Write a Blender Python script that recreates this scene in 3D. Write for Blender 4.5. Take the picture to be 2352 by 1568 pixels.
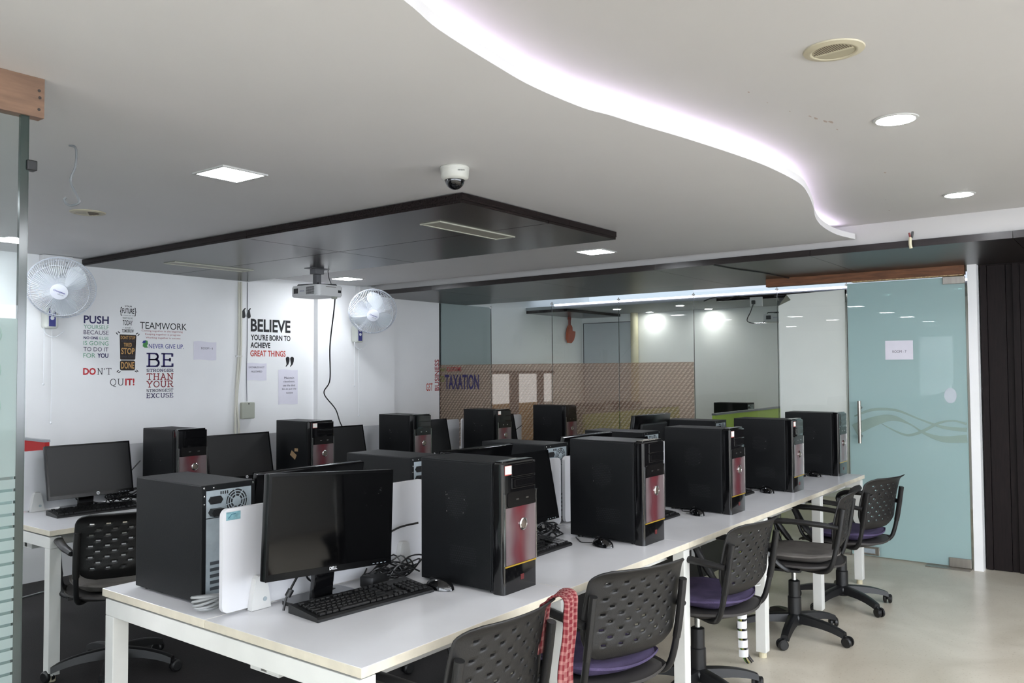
import bpy, bmesh, math, random
from mathutils import Vector, Matrix, Euler
for o in list(bpy.data.objects): bpy.data.objects.remove(o)
C = bpy.context.scene
COL = C.collection
rnd = random.Random(7)
R = math.radians
# ------------------------------------------------------------------ camera
YAW, PITCH, ROLL, FPX, CAMH = 0.650096766, 0.0351010808, -0.00543440433, 1907.1007, 1.49
fw = Vector((math.cos(YAW)*math.cos(PITCH), math.sin(YAW)*math.cos(PITCH), math.sin(PITCH)))
rt = Vector((math.sin(YAW), -math.cos(YAW), 0)); up = rt.cross(fw)
rt2 = rt*math.cos(ROLL)+up*math.sin(ROLL); up2 = -rt*math.sin(ROLL)+up*math.cos(ROLL)
cd = bpy.data.cameras.new('camera'); cam = bpy.data.objects.new('camera', cd); COL.objects.link(cam)
m = Matrix((rt2, up2, -fw)).transposed().to_4x4(); m.translation = Vector((0, 0, CAMH)); cam.matrix_world = m
cd.sensor_width = 36; cd.lens = 36*FPX/2352; cd.clip_start = 0.05; cd.clip_end = 60
C.camera = cam
# ------------------------------------------------------------------ world, view
W = bpy.data.worlds.new('world'); C.world = W; W.use_nodes = True
W.node_tree.nodes['Background'].inputs[0].default_value = (0.75, 0.85, 1, 1)
W.node_tree.nodes['Background'].inputs[1].default_value = 0.6
C.view_settings.view_transform = 'Standard'; C.view_settings.look = 'None'
C.view_settings.gamma = 1; C.view_settings.use_curve_mapping = False
C.view_settings.exposure = 0.78
C.cycles.max_bounces = 10; C.cycles.diffuse_bounces = 5; C.cycles.glossy_bounces = 5
C.cycles.transmission_bounces = 6; C.cycles.transparent_max_bounces = 12
C.cycles.sample_clamp_indirect = 4; C.cycles.caustics_reflective = False; C.cycles.caustics_refractive = False
C.cycles.use_denoising = True
LED = 48.0       # radiance of the ceiling panels
LEDR = 70.0      # round lamps
STRIP = 19.0     # cove tape
SPOT = 62.0
WIN = 6.2       # glowing windows added out of view behind the camera
STRIP2 = 6.0
# ------------------------------------------------------------------ materials
def lin(c):
    if isinstance(c, str): c = tuple(int(c[i:i+2], 16)/255 for i in (0, 2, 4))
    return tuple(((x/12.92) if x <= .04045 else ((x+.055)/1.055)**2.4) for x in c)+(1,)
MATS = {}
def mat(name, col, rough=.5, metal=0, noise=0, nscale=20, bump=0, bscale=60, spec=.5, coat=0, stretch=None, emit=0):
    if name in MATS: return MATS[name]
    M = bpy.data.materials.new(name); M.use_nodes = True; N = M.node_tree.nodes; L = M.node_tree.links
    p = N['Principled BSDF']; p.inputs['Base Color'].default_value = lin(col); p.inputs['Roughness'].default_value = rough
    p.inputs['Metallic'].default_value = metal; p.inputs['Specular IOR Level'].default_value = spec
    p.inputs['Coat Weight'].default_value = coat
    if emit:
        p.inputs['Emission Color'].default_value = lin(col); p.inputs['Emission Strength'].default_value = emit
    if noise or bump:
        tc = N.new('ShaderNodeTexCoord'); mp = N.new('ShaderNodeMapping'); L.new(tc.outputs['Object'], mp.inputs[0])
        if stretch: mp.inputs['Scale'].default_value = stretch
        if noise:
            n = N.new('ShaderNodeTexNoise'); n.inputs['Scale'].default_value = nscale; n.inputs['Detail'].default_value = 6
            L.new(mp.outputs[0], n.inputs['Vector'])
            r = N.new('ShaderNodeValToRGB'); c = lin(col)
            r.color_ramp.elements[0].position = .3; r.color_ramp.elements[1].position = .7
            r.color_ramp.elements[0].color = tuple(max(0, x*(1-noise)) for x in c[:3])+(1,)
            r.color_ramp.elements[1].color = tuple(min(1, x*(1+noise)) for x in c[:3])+(1,)
            L.new(n.outputs[0], r.inputs[0]); L.new(r.outputs[0], p.inputs['Base Color'])
        if bump:
            n = N.new('ShaderNodeTexNoise'); n.inputs['Scale'].default_value = bscale; n.inputs['Detail'].default_value = 4
            L.new(mp.outputs[0], n.inputs['Vector'])
            b = N.new('ShaderNodeBump'); b.inputs['Strength'].default_value = bump; b.inputs['Distance'].default_value = .004
            L.new(n.outputs[0], b.inputs['Height']); L.new(b.outputs[0], p.inputs['Normal'])
    MATS[name] = M; return M
def emi(name, col, s):
    M = bpy.data.materials.new(name); M.use_nodes = True; N = M.node_tree.nodes
    N.remove(N['Principled BSDF']); e = N.new('ShaderNodeEmission'); e.inputs[0].default_value = lin(col); e.inputs[1].default_value = s
    M.node_tree.links.new(e.outputs[0], N['Material Output'].inputs[0]); MATS[name] = M; return M
def glass(name, tint, ior=1.5, haze=0, hcol=(.7, .8, .8)):
    M = bpy.data.materials.new(name); M.use_nodes = True; N = M.node_tree.nodes; L = M.node_tree.links
    N.remove(N['Principled BSDF'])
    t = N.new('ShaderNodeBsdfTransparent'); t.inputs[0].default_value = lin(tint)
    g = N.new('ShaderNodeBsdfGlossy'); g.inputs['Roughness'].default_value = .0
    f = N.new('ShaderNodeFresnel'); f.inputs[0].default_value = ior
    ge = N.new('ShaderNodeNewGeometry'); bf = N.new('ShaderNodeMath'); bf.operation = 'SUBTRACT'; bf.inputs[0].default_value = 1; L.new(ge.outputs['Backfacing'], bf.inputs[1])
    ml = N.new('ShaderNodeMath'); ml.operation = 'MULTIPLY'; L.new(f.outputs[0], ml.inputs[0]); L.new(bf.outputs[0], ml.inputs[1])
    mx = N.new('ShaderNodeMixShader'); L.new(ml.outputs[0], mx.inputs[0]); base = t   # the front face alone reflects
    if haze:
        d = N.new('ShaderNodeBsdfDiffuse'); d.inputs[0].default_value = lin(hcol)
        tl = N.new('ShaderNodeBsdfTranslucent'); tl.inputs[0].default_value = lin(hcol)
        a = N.new('ShaderNodeMixShader'); a.inputs[0].default_value = .5; L.new(d.outputs[0], a.inputs[1]); L.new(tl.outputs[0], a.inputs[2])
        b = N.new('ShaderNodeMixShader'); b.inputs[0].default_value = haze; L.new(t.outputs[0], b.inputs[1]); L.new(a.outputs[0], b.inputs[2]); base = b
    L.new(base.outputs[0], mx.inputs[1]); L.new(g.outputs[0], mx.inputs[2]); L.new(mx.outputs[0], N['Material Output'].inputs[0])
    MATS[name] = M; return M
M_wall = mat('wall_paint', (.93, .93, .93), .55, noise=.02, nscale=3, bump=.05, bscale=40)
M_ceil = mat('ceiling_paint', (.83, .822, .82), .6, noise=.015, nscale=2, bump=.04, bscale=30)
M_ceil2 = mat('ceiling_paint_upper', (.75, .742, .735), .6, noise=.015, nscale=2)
M_gap = mat('shadow_gap', (.55, .54, .53), .7)
M_wood = mat('dark_laminate', (.105, .082, .08), .25, noise=.6, nscale=9, stretch=(1, 14, 14), spec=.18)
M_wood2 = mat('dark_laminate_cross', (.12, .095, .092), .32, noise=.35, nscale=9, stretch=(14, 1, 14), spec=.5)
M_wall_wood = mat('dark_wall_veneer', (.078, .048, .048), .6, spec=.2, noise=.45, nscale=8, stretch=(12, 12, 1))
M_ply = mat('plywood', (.44, .335, .26), .6, noise=.22, nscale=6, stretch=(1.5, 6, 12), bump=.1)
M_beamwood = mat('brown_header_wood', (.42, .27, .17), .6, noise=.35, nscale=8, stretch=(6, 1, 8))
M_div = mat('divider_laminate', (.78, .78, .79), .3)
M_white = mat('white_laminate', (.86, .86, .87), .22, noise=.015, nscale=8)
M_edge = mat('desk_edge_band', (.80, .77, .70), .45, noise=.08, nscale=18, bump=.05)
M_powder = mat('white_powder_coat', (.84, .84, .82), .4, noise=.03, nscale=12)
M_black = mat('black_case_steel', (.016, .022, .030), .5, noise=.12, nscale=60, spec=.3, bump=.12, bscale=350)
M_gloss = mat('glossy_black_plastic', (.035, .035, .04), .12, coat=.3)
M_blackp = mat('matte_black_plastic', (.05, .05, .053), .45, bump=.06, bscale=200)
M_screen = mat('screen_glass', (.008, .008, .01), .07, spec=.55)
M_screen2 = mat('screen_matte', (.045, .045, .048), .38, spec=.45)
M_zinc = mat('zinc_plate', (.60, .64, .66), .4, metal=.15, noise=.1, nscale=30)
M_chrome = mat('chrome', (.75, .75, .74), .2, metal=1)
M_steel = mat('brushed_steel', (.62, .60, .57), .32, metal=1, noise=.1, nscale=40, stretch=(1, 1, .1))
M_chair = mat('chair_plastic', (.085, .081, .079), .5, noise=.12, nscale=14, bump=.15, bscale=260)
M_base = mat('chair_base_nylon', (.065, .065, .07), .42, noise=.1, nscale=14)
M_purple = mat('purple_fabric', (.30, .265, .375), .9, noise=.3, nscale=11, bump=.4, bscale=300, spec=.2)
M_greyfab = mat('grey_fabric', (.40, .385, .37), .9, noise=.15, nscale=10, bump=.4, bscale=300, spec=.2)
M_bezel = mat('monitor_bezel', (.02, .02, .023), .2, spec=.3)
M_wcable = mat('white_cable', (.80, .79, .74), .5)
M_cable = mat('black_cable', (.04, .04, .043), .4)
M_gcable = mat('grey_cable', (.55, .56, .56), .45)
M_cream = mat('cream_plastic', (.80, .77, .66), .4, noise=.04, nscale=10)
M_wplas = mat('white_plastic', (.86, .86, .86), .35)
M_wire = mat('guard_wire', (.80, .82, .85), .35)
M_fanw = mat('fan_white', (.90, .91, .92), .35)
M_blade = mat('fan_blade', (.86, .88, .89), .25)
M_blue = mat('blue_print', (.20, .22, .50), .4)
M_paper = mat('paper', (.87, .86, .90), .7, noise=.02, nscale=12)
def maroon():
    M = bpy.data.materials.new('maroon_acrylic'); M.use_nodes = True; N = M.node_tree.nodes; L = M.node_tree.links; p = N['Principled BSDF']
    tc = N.new('ShaderNodeTexCoord'); sp = N.new('ShaderNodeSeparateXYZ'); L.new(tc.outputs['Object'], sp.inputs[0])
    n = N.new('ShaderNodeTexNoise'); n.inputs['Scale'].default_value = 5; n.inputs['Distortion'].default_value = .5; L.new(tc.outputs['Object'], n.inputs['Vector'])
    a = N.new('ShaderNodeMath'); a.operation = 'ABSOLUTE'; L.new(sp.outputs[0], a.inputs[0])
    b_ = N.new('ShaderNodeMath'); b_.operation = 'MULTIPLY_ADD'; b_.inputs[1].default_value = 8.5; L.new(a.outputs[0], b_.inputs[0]); L.new(n.outputs[0], b_.inputs[2])
    r = N.new('ShaderNodeValToRGB'); e = r.color_ramp.elements; e[0].position = .42; e[0].color = lin((.36, .15, .17)); e[1].position = 1.0; e[1].color = lin((.40, .35, .355)); e.new(.70).color = lin((.34, .20, .22))
    L.new(b_.outputs[0], r.inputs[0]); L.new(r.outputs[0], p.inputs['Base Color']); p.inputs['Roughness'].default_value = .2; p.inputs['Coat Weight'].default_value = .6; p.inputs['Coat Roughness'].default_value = .06
    bm_ = N.new('ShaderNodeBump'); bm_.inputs['Strength'].default_value = .25; bm_.inputs['Distance'].default_value = .004; L.new(n.outputs[0], bm_.inputs['Height']); L.new(bm_.outputs[0], p.inputs['Normal'])
    return M
M_maroon = maroon()
M_gold = mat('gold_strip', (.80, .66, .25), .3, metal=.6)
M_led = emi('led_panel', (.955, .975, 1), LED)
M_ledr = emi('led_round', (.97, .98, 1), LEDR)
M_strip2 = emi('led_tape_far', (.93, .90, 1), STRIP2)
M_strip = emi('led_tape', (.93, .88, 1), STRIP)
M_spot = emi('led_spot', (1, 1, .98), SPOT)
M_win = emi('added_window_light', (.93, .96, 1), WIN)
M_day = emi('daylight_pane', (.95, .97, 1), .6)
M_glass = glass('clear_glass', (.980, .993, .990), 1.5)
M_edgeg = mat('glass_edge', (.10, .155, .14), .15, noise=.4, nscale=30, stretch=(1, 1, .3), spec=.8)
def ink(n, c): return mat('ink_'+n, c, .6)
K = ink('black', (.07, .07, .08)); NAVY = ink('navy', (.13, .11, .33)); GRN = ink('green', (.42, .64, .52)); RED = ink('red', (.72, .13, .16))
VIO = ink('violet', (.17, .14, .38)); MAR = ink('brick', (.60, .18, .20)); ORG = ink('orange_red', (.74, .24, .16)); TAN = ink('tan', (.80, .62, .38))
GREY = ink('grey', (.27, .26, .32)); BLU = ink('blue', (.20, .23, .55)); PUR = ink('plum', (.28, .24, .34)); WHT = ink('white', (.8, .8, .8)); OLV = ink('olive', (.38, .44, .18)); DBR = ink('dark_brown', (.16, .12, .10))
# floor
def floor_mat():
    M = bpy.data.materials.new('marble_floor'); M.use_nodes = True; N = M.node_tree.nodes; L = M.node_tree.links; p = N['Principled BSDF']
    tc = N.new('ShaderNodeTexCoord')
    n1 = N.new('ShaderNodeTexNoise'); n1.inputs['Scale'].default_value = 1.6; n1.inputs['Detail'].default_value = 8; n1.inputs['Distortion'].default_value = 1.2
    r1 = N.new('ShaderNodeValToRGB'); r1.color_ramp.elements[0].position = .35; r1.color_ramp.elements[0].color = lin((.70, .665, .60)); r1.color_ramp.elements[1].position = .7; r1.color_ramp.elements[1].color = lin((.80, .77, .71))
    n2 = N.new('ShaderNodeTexVoronoi'); n2.inputs['Scale'].default_value = 42
    n3 = N.new('ShaderNodeTexNoise'); n3.inputs['Scale'].default_value = 75; n3.inputs['Detail'].default_value = 5
    r2 = N.new('ShaderNodeValToRGB'); r2.color_ramp.elements[0].position = .30; r2.color_ramp.elements[0].color = (.74, .69, .62, 1); r2.color_ramp.elements[1].position = .40; r2.color_ramp.elements[1].color = (1, 1, 1, 1)
    mx = N.new('ShaderNodeMix'); mx.data_type = 'RGBA'; mx.blend_type = 'MULTIPLY'; mx.inputs[0].default_value = .8
    for n in (n1, n3): L.new(tc.outputs['Object'], n.inputs['Vector'])
    L.new(n1.outputs[0], r1.inputs[0]); L.new(n3.outputs[0], r2.inputs[0]); L.new(r1.outputs[0], mx.inputs[6]); L.new(r2.outputs[0], mx.inputs[7]); L.new(mx.outputs[2], p.inputs['Base Color'])
    p.inputs['Roughness'].default_value = .28; p.inputs['Specular IOR Level'].default_value = .4
    return M
M_floor = floor_mat()
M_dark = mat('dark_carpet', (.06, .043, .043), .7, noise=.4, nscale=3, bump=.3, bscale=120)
# printed film on the partition glass: rows of small shaded triangles, half see-through
def film_mat():
    M = bpy.data.materials.new('triangle_film'); M.use_nodes = True; N = M.node_tree.nodes; L = M.node_tree.links
    N.remove(N['Principled BSDF'])
    tc = N.new('ShaderNodeTexCoord'); sp = N.new('ShaderNodeSeparateXYZ'); L.new(tc.outputs['Object'], sp.inputs[0])
    def mth(op, a, b=None):
        x = N.new('ShaderNodeMath'); x.operation = op
        for i, v in enumerate((a, b)):
            if v is None: continue
            if isinstance(v, (int, float)): x.inputs[i].default_value = v
            else: L.new(v, x.inputs[i])
        return x.outputs[0]
    v = mth('DIVIDE', sp.outputs['Z'], .026); row = mth('FLOOR', v); fv = mth('FRACT', v)
    u0 = mth('DIVIDE', sp.outputs['Y'], .044); u = mth('ADD', u0, mth('MULTIPLY', v, .5)); fu = mth('FRACT', mth('ADD', u, 100))
    up_ = mth('GREATER_THAN', mth('ADD', fu, fv), 1.0)
    half = mth('GREATER_THAN', fu, .5)
    r1 = N.new('ShaderNodeMix'); r1.data_type = 'RGBA'; r1.inputs[6].default_value = lin((.90, .85, .80)); r1.inputs[7].default_value = lin((.62, .54, .47)); L.new(up_, r1.inputs[0])
    r2 = N.new('ShaderNodeMix'); r2.data_type = 'RGBA'; r2.inputs[7].default_value = lin((.78, .62, .54)); L.new(r1.outputs[2], r2.inputs[6]); L.new(mth('MULTIPLY', half, .55), r2.inputs[0])
    d = N.new('ShaderNodeBsdfDiffuse'); tl = N.new('ShaderNodeBsdfTranslucent'); L.new(r2.outputs[2], d.inputs[0]); L.new(r2.outputs[2], tl.inputs[0])
    a = N.new('ShaderNodeMixShader'); a.inputs[0].default_value = .35; L.new(d.outputs[0], a.inputs[1]); L.new(tl.outputs[0], a.inputs[2])
    t = N.new('ShaderNodeBsdfTransparent'); t.inputs[0].default_value = lin((.95, .92, .90))
    b = N.new('ShaderNodeMixShader'); b.inputs[0].default_value = .33; L.new(t.outputs[0], b.inputs[1]); L.new(a.outputs[0], b.inputs[2])
    L.new(b.outputs[0], N['Material Output'].inputs[0]); return M
M_film = film_mat()
M_frost = glass('frosted_aqua', (.80, .95, .95), 1.45, haze=.93, hcol=(.78, .87, .87))
M_frost2 = glass('frosted_left', (.92, .96, .95), 1.2, haze=.62, hcol=(.76, .80, .79))
M_frost3 = glass('frosted_left_thin', (.85, .90, .89), 1.1, haze=.38, hcol=(.66, .72, .71))
M_swoosh = mat('swoosh_film', (.52, .60, .565), .5)
# ------------------------------------------------------------------ geometry helpers
class B:
    def __init__(s): s.bm = bmesh.new()
    def box(s, c, d, rot=None, bev=0, seg=2):
        t = bmesh.new(); bmesh.ops.create_cube(t, size=1)
        bmesh.ops.scale(t, vec=Vector(d), verts=t.verts)
        if bev: bmesh.ops.bevel(t, geom=t.edges[:], offset=bev, segments=seg, affect='EDGES', profile=.5)
        if rot: bmesh.ops.rotate(t, cent=(0, 0, 0), matrix=Euler(rot).to_matrix(), verts=t.verts)
        bmesh.ops.translate(t, vec=Vector(c), verts=t.verts); s.add(t); return s
    def add(s, t):
        me = bpy.data.meshes.new('_t'); t.to_mesh(me); t.free(); s.bm.from_mesh(me); bpy.data.meshes.remove(me)
    def rng(s, x0, x1, y0, y1, z0, z1, bev=0): return s.box(((x0+x1)/2, (y0+y1)/2, (z0+z1)/2), (abs(x1-x0), abs(y1-y0), abs(z1-z0)), bev=bev)
    def cyl(s, p0, p1, r0, r1=None, n=16, cap=True):
        p0 = Vector(p0); p1 = Vector(p1); d = p1-p0; r1 = r0 if r1 is None else r1
        t = bmesh.new(); bmesh.ops.create_cone(t, cap_ends=cap, segments=n, radius1=r0, radius2=r1, depth=d.length)
        q = Vector((0, 0, 1)).rotation_difference(d.normalized()).to_matrix()
        bmesh.ops.rotate(t, cent=(0, 0, 0), matrix=q, verts=t.verts); bmesh.ops.translate(t, vec=(p0+p1)/2, verts=t.verts); s.add(t); return s
    def ball(s, c, r, sc=(1, 1, 1), n=16, rot=None):
        t = bmesh.new(); bmesh.ops.create_uvsphere(t, u_segments=n, v_segments=max(6, n//2), radius=r); bmesh.ops.scale(t, vec=Vector(sc), verts=t.verts)
        if rot: bmesh.ops.rotate(t, cent=(0, 0, 0), matrix=Euler(rot).to_matrix(), verts=t.verts)
        bmesh.ops.translate(t, vec=Vector(c), verts=t.verts); s.add(t); return s
    def tube(s, pts, r, n=8, closed=False, flat=1.0):
        pts = [Vector(p) for p in pts]; N_ = len(pts); rings = []; ref = None
        for i, p in enumerate(pts):
            a = pts[i-1] if (i or closed) else p; b = pts[(i+1) % N_] if (i < N_-1 or closed) else p
            t = (b-a).normalized() if (b-a).length > 1e-9 else Vector((0, 0, 1))
            if ref is None: ref = t.orthogonal().normalized()
            ref = (ref-t*ref.dot(t)); ref = ref.normalized() if ref.length > 1e-6 else t.orthogonal().normalized()
            bn = t.cross(ref); rr = r[i] if isinstance(r, (list, tuple)) else r
            rings.append([s.bm.verts.new(p+(ref*math.cos(2*math.pi*k/n)+bn*math.sin(2*math.pi*k/n)*flat)*rr) for k in range(n)])
        M_ = N_ if closed else N_-1
        for i in range(M_):
            a = rings[i]; b = rings[(i+1) % N_]
            for k in range(n): s.bm.faces.new((a[k], a[(k+1) % n], b[(k+1) % n], b[k]))
        if not closed: s.bm.faces.new(rings[0][::-1]); s.bm.faces.new(rings[-1])
        return s
    def lathe(s, prof, n=24, c=(0, 0, 0), ax=(0, 0, 1)):
        q = Vector((0, 0, 1)).rotation_difference(Vector(ax).normalized()).to_matrix(); c = Vector(c); rings = []
        for r, z in prof: rings.append([s.bm.verts.new(c+q@Vector((r*math.cos(2*math.pi*k/n), r*math.sin(2*math.pi*k/n), z))) for k in range(n)])
        for a, b in zip(rings, rings[1:]):
            for k in range(n): s.bm.faces.new((a[k], a[(k+1) % n], b[(k+1) % n], b[k]))
        s.bm.faces.new(rings[0][::-1]); s.bm.faces.new(rings[-1]); return s
    def prism(s, poly, o, u, v, th):
        # outline in the plane (o,u,v), thickness th along u x v
        o = Vector(o); u = Vector(u); v = Vector(v); n = u.cross(v)*th
        a = [s.bm.verts.new(o+u*x+v*y) for x, y in poly]; b = [s.bm.verts.new(o+u*x+v*y+n) for x, y in poly]
        s.bm.faces.new(a[::-1]); s.bm.faces.new(b); k = len(a)
        for i in range(k): s.bm.faces.new((a[i], a[(i+1) % k], b[(i+1) % k], b[i]))
        return s
    def done(s, name, material, parent=None, smooth=False, loc=None, recalc=True, shade=40):
        if recalc: bmesh.ops.recalc_face_normals(s.bm, faces=s.bm.faces)
        me = bpy.data.meshes.new(name); s.bm.to_mesh(me); s.bm.free(); me.materials.append(material)
        if smooth:
            for p in me.polygons: p.use_smooth = True
            try: me.set_sharp_from_angle(angle=R(shade))
            except Exception: pass
        o = bpy.data.objects.new(name, me); COL.objects.link(o)
        if parent: o.parent = parent
        if loc: o.location = loc
        return o
def arc(c, r, a0, a1, n, u=(1, 0, 0), v=(0, 0, 1)):
    c = Vector(c); u = Vector(u); v = Vector(v)
    return [c+u*r*math.cos(R(a0+(a1-a0)*i/n))+v*r*math.sin(R(a0+(a1-a0)*i/n)) for i in range(n+1)]
def smooth_path(pts, k=6):
    P = [Vector(p) for p in pts]; out = []
    for i in range(len(P)-1):
        p0 = P[max(0, i-1)]; p1 = P[i]; p2 = P[i+1]; p3 = P[min(len(P)-1, i+2)]
        for j in range(k):
            t = j/k; out.append(.5*((2*p1)+(-p0+p2)*t+(2*p0-5*p1+4*p2-p3)*t*t+(-p0+3*p1-3*p2+p3)*t**3))
    out.append(P[-1]); return out
def rrect(w, h, r, n=5, cx=0, cy=0):
    out = []
    for (sx, sy, a) in ((1, 1, 0), (-1, 1, 90), (-1, -1, 180), (1, -1, 270)):
        for i in range(n+1):
            t = R(a+90*i/n); out.append((cx+sx*(w/2-r)+r*math.cos(t), cy+sy*(h/2-r)+r*math.sin(t)))
    return out
def tag(o, label, cat, group=None, kind=None):
    if label: o['label'] = label
    if cat: o['category'] = cat
    if group: o['group'] = group
    if kind: o['kind'] = kind
    return o
def thing(name, label, cat, loc=(0, 0, 0), rz=0, group=None, rot=None):
    o = bpy.data.objects.new(name, None); COL.objects.link(o); o.empty_display_size = .1
    o.location = loc; o.rotation_euler = rot if rot else (0, 0, rz); return tag(o, label, cat, group)
def struct(o): o['kind'] = 'structure'; return o
def setting(name, loc=(0, 0, 0)):
    o = bpy.data.objects.new(name, None); COL.objects.link(o); o.location = loc; return struct(o)
KIDS = {}
def dup(root, loc=None, rz=None, label=None, group=None, rot=None, skip=()):
    r = root.copy(); COL.objects.link(r)
    if loc is not None: r.location = loc
    if rz is not None: r.rotation_euler = (0, 0, rz)
    if rot is not None: r.rotation_euler = rot
    if label: r['label'] = label
    if group: r['group'] = group
    def rec(a, b):
        for ch in kids[a.name]:
            if ch.name.split('.')[0] in skip: continue
            c = ch.copy(); COL.objects.link(c); c.parent = b; rec(ch, c)
    kids = {}
    for o in COL.objects: kids.setdefault(o.name, [])
    for o in COL.objects:
        if o.parent: kids[o.parent.name].append(o)
    rec(root, r); return r
_tc = {}
def text(s, x0, x1, z0, z1, material, parent, frame, bold=0, name='lettering', th=.0006, align=None):
    # lettering stretched to the rectangle x0..x1, z0..z1 of a frame (origin, right, up, normal)
    cu = bpy.data.curves.new('_f', 'FONT'); cu.body = s; cu.size = 1; cu.offset = bold; cu.resolution_u = 3
    t = bpy.data.objects.new('_f', cu); COL.objects.link(t); dg = bpy.context.evaluated_depsgraph_get()
    me = bpy.data.meshes.new_from_object(t.evaluated_get(dg)); bpy.data.objects.remove(t); bpy.data.curves.remove(cu)
    xs = [v.co.x for v in me.vertices]; ys = [v.co.y for v in me.vertices]
    ax, bx, ay, by = min(xs), max(xs), min(ys), max(ys); o, u, v, n = [Vector(q) for q in frame]
    for q in me.vertices:
        X = x0+(q.co.x-ax)/(bx-ax)*(x1-x0); Z = z0+(q.co.y-ay)/(by-ay)*(z1-z0)
        q.co = o+u*X+v*Z+n*th
    me.name = name; me.materials.clear(); me.materials.append(material)
    ob = bpy.data.objects.new(name, me); COL.objects.link(ob)
    if parent: ob.parent = parent
    return ob
# slab / serif stroke alphabet
def _bow(x0, x1, ya, yb, n=8):
    r = abs(yb-ya)/2; c = (ya+yb)/2; xr = x1-r*.75
    return [(x0, ya), (xr, ya)]+[(xr+(x1-xr)*math.cos(R(a)), c+(ya-c)*math.sin(R(a)) if True else 0) for a in [90-180*i/n for i in range(n+1)]]+[(x0, yb)]
def _ell(cx, cy, rx, ry, a0, a1, n=20): return [(cx+rx*math.cos(R(a0+(a1-a0)*i/n)), cy+ry*math.sin(R(a0+(a1-a0)*i/n))) for i in range(n+1)]
GL = {
 'B': (.78, [[(.15, 0), (.15, 1)], _bow(.15, .66, 1, .53), _bow(.15, .72, .53, 0)], [(.0, .15, 1), (.0, .15, 0)]),
 'E': (.74, [[(.15, 0), (.15, 1)], [(.15, 1), (.66, 1), (.66, .80)], [(.15, .52), (.52, .52), (.52, .62), (.52, .42)], [(.15, 0), (.68, 0), (.68, .2)]], [(.0, .15, 1), (.0, .15, 0)]),
 'S': (.68, [_ell(.35, .76, .27, .24, 20, 270, 14)+_ell(.35, .26, .29, .26, 90, -160, 14)], []),
 'T': (.76, [[(.38, 0), (.38, 1)], [(.05, .84), (.05, 1), (.71, 1), (.71, .84)]], [(.22, .54, 0)]),
 'R': (.80, [[(.15, 0), (.15, 1)], _bow(.15, .66, 1, .5), [(.42, .5), (.68, 0)]], [(.0, .3, 0), (.0, .15, 1), (.6, .8, 0)]),
 'O': (.80, [_ell(.4, .5, .34, .5, 0, 360, 26)], []),
 'Q': (.84, [_ell(.4, .5, .35, .5, 0, 360, 26), [(.38, .04), (.5, -.15), (.75, -.18)]], []),
 'N': (.86, [[(.15, 0), (.15, 1)], [(.15, 1), (.7, 0)], [(.7, 0), (.7, 1)]], [(.0, .3, 0), (.0, .15, 1), (.56, .84, 1)]),
 'G': (.80, [_ell(.4, .5, .34, .5, 40, 330, 22)+[(.68, .42), (.48, .42)]], []),
 'H': (.86, [[(.16, 0), (.16, 1)], [(.70, 0), (.70, 1)], [(.16, .52), (.70, .52)]], [(.02, .3, 0), (.02, .3, 1), (.56, .84, 0), (.56, .84, 1)]),
 'A': (.84, [[(.12, 0), (.42, 1)], [(.42, 1), (.72, 0)], [(.22, .34), (.62, .34)]], [(.0, .26, 0), (.58, .84, 0), (.28, .42, 1)]),
 'Y': (.80, [[(.1, 1), (.4, .45)], [(.7, 1), (.4, .45)], [(.4, .45), (.4, 0)]], [(.0, .24, 1), (.56, .8, 1), (.26, .54, 0)]),
 'U': (.84, [[(.15, 1), (.15, .32)]+_ell(.42, .32, .27, .32, 180, 360, 12)+[(.69, 1)]], [(.02, .28, 1), (.56, .82, 1)]),
 'X': (.84, [[(.12, 0), (.7, 1)], [(.12, 1), (.7, 0)]], [(.0, .26, 0), (.56, .84, 0), (.0, .26, 1), (.56, .84, 1)]),
 'C': (.78, [_ell(.4, .5, .34, .5, 42, 318, 20)], []),
 "'": (.26, [[(.14, 1), (.06, .76)]], []),
}
def slab(s, x0, x1, z0, z1, material, parent, frame, w=.15, thin=None, name='lettering'):
    o, u, v, n = [Vector(q) for q in frame]; b = B(); gap = .1
    tot = sum(GL[c][0]+gap for c in s)-gap; sx = (x1-x0)/tot; sz = z1-z0; cx = x0
    ww = w*sz; tw = (thin or w)*sz
    def P(p): return o+u*p[0]+v*p[1]+n*.0006
    def seg(a, c, wd):
        a = Vector((a[0], a[1])); c = Vector((c[0], c[1])); d = c-a
        if d.length < 1e-7: return
        d.normalize(); q = Vector((-d.y, d.x))*wd/2; e = d*wd*.18
        vs = [b.bm.verts.new(P(z)) for z in (a-e+q, a-e-q, c+e-q, c+e+q)]; b.bm.faces.new(vs)
    for ch in s:
        gw, strokes, ser = GL[ch]
        for st in strokes:
            pts = [(cx+p[0]*sx, z0+ww/2+p[1]*(sz-ww)) for p in st]
            for a, c in zip(pts, pts[1:]): seg(a, c, ww if abs(c[1]-a[1]) > abs(c[0]-a[0])*.6 else max(tw, ww*.7))
        for a, c, y in ser:
            yy = z0+ww/2+y*(sz-ww) + (0 if thin is None else 0)
            seg((cx+a*sx, yy), (cx+c*sx, yy), tw)
        cx += (gw+gap)*sx
    return b.done(name, material, parent, recalc=False)
YW = 6.35       # left wall plane
XG = 7.0        # glass partition plane
def onwall(y=YW-.0005): return ((0, y, 0), (1, 0, 0), (0, 0, 1), (0, -1, 0))
def onglass(x=XG-.012): return ((x, 0, 0), (0, -1, 0), (0, 0, 1), (-1, 0, 0))   # u = -Y
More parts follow.
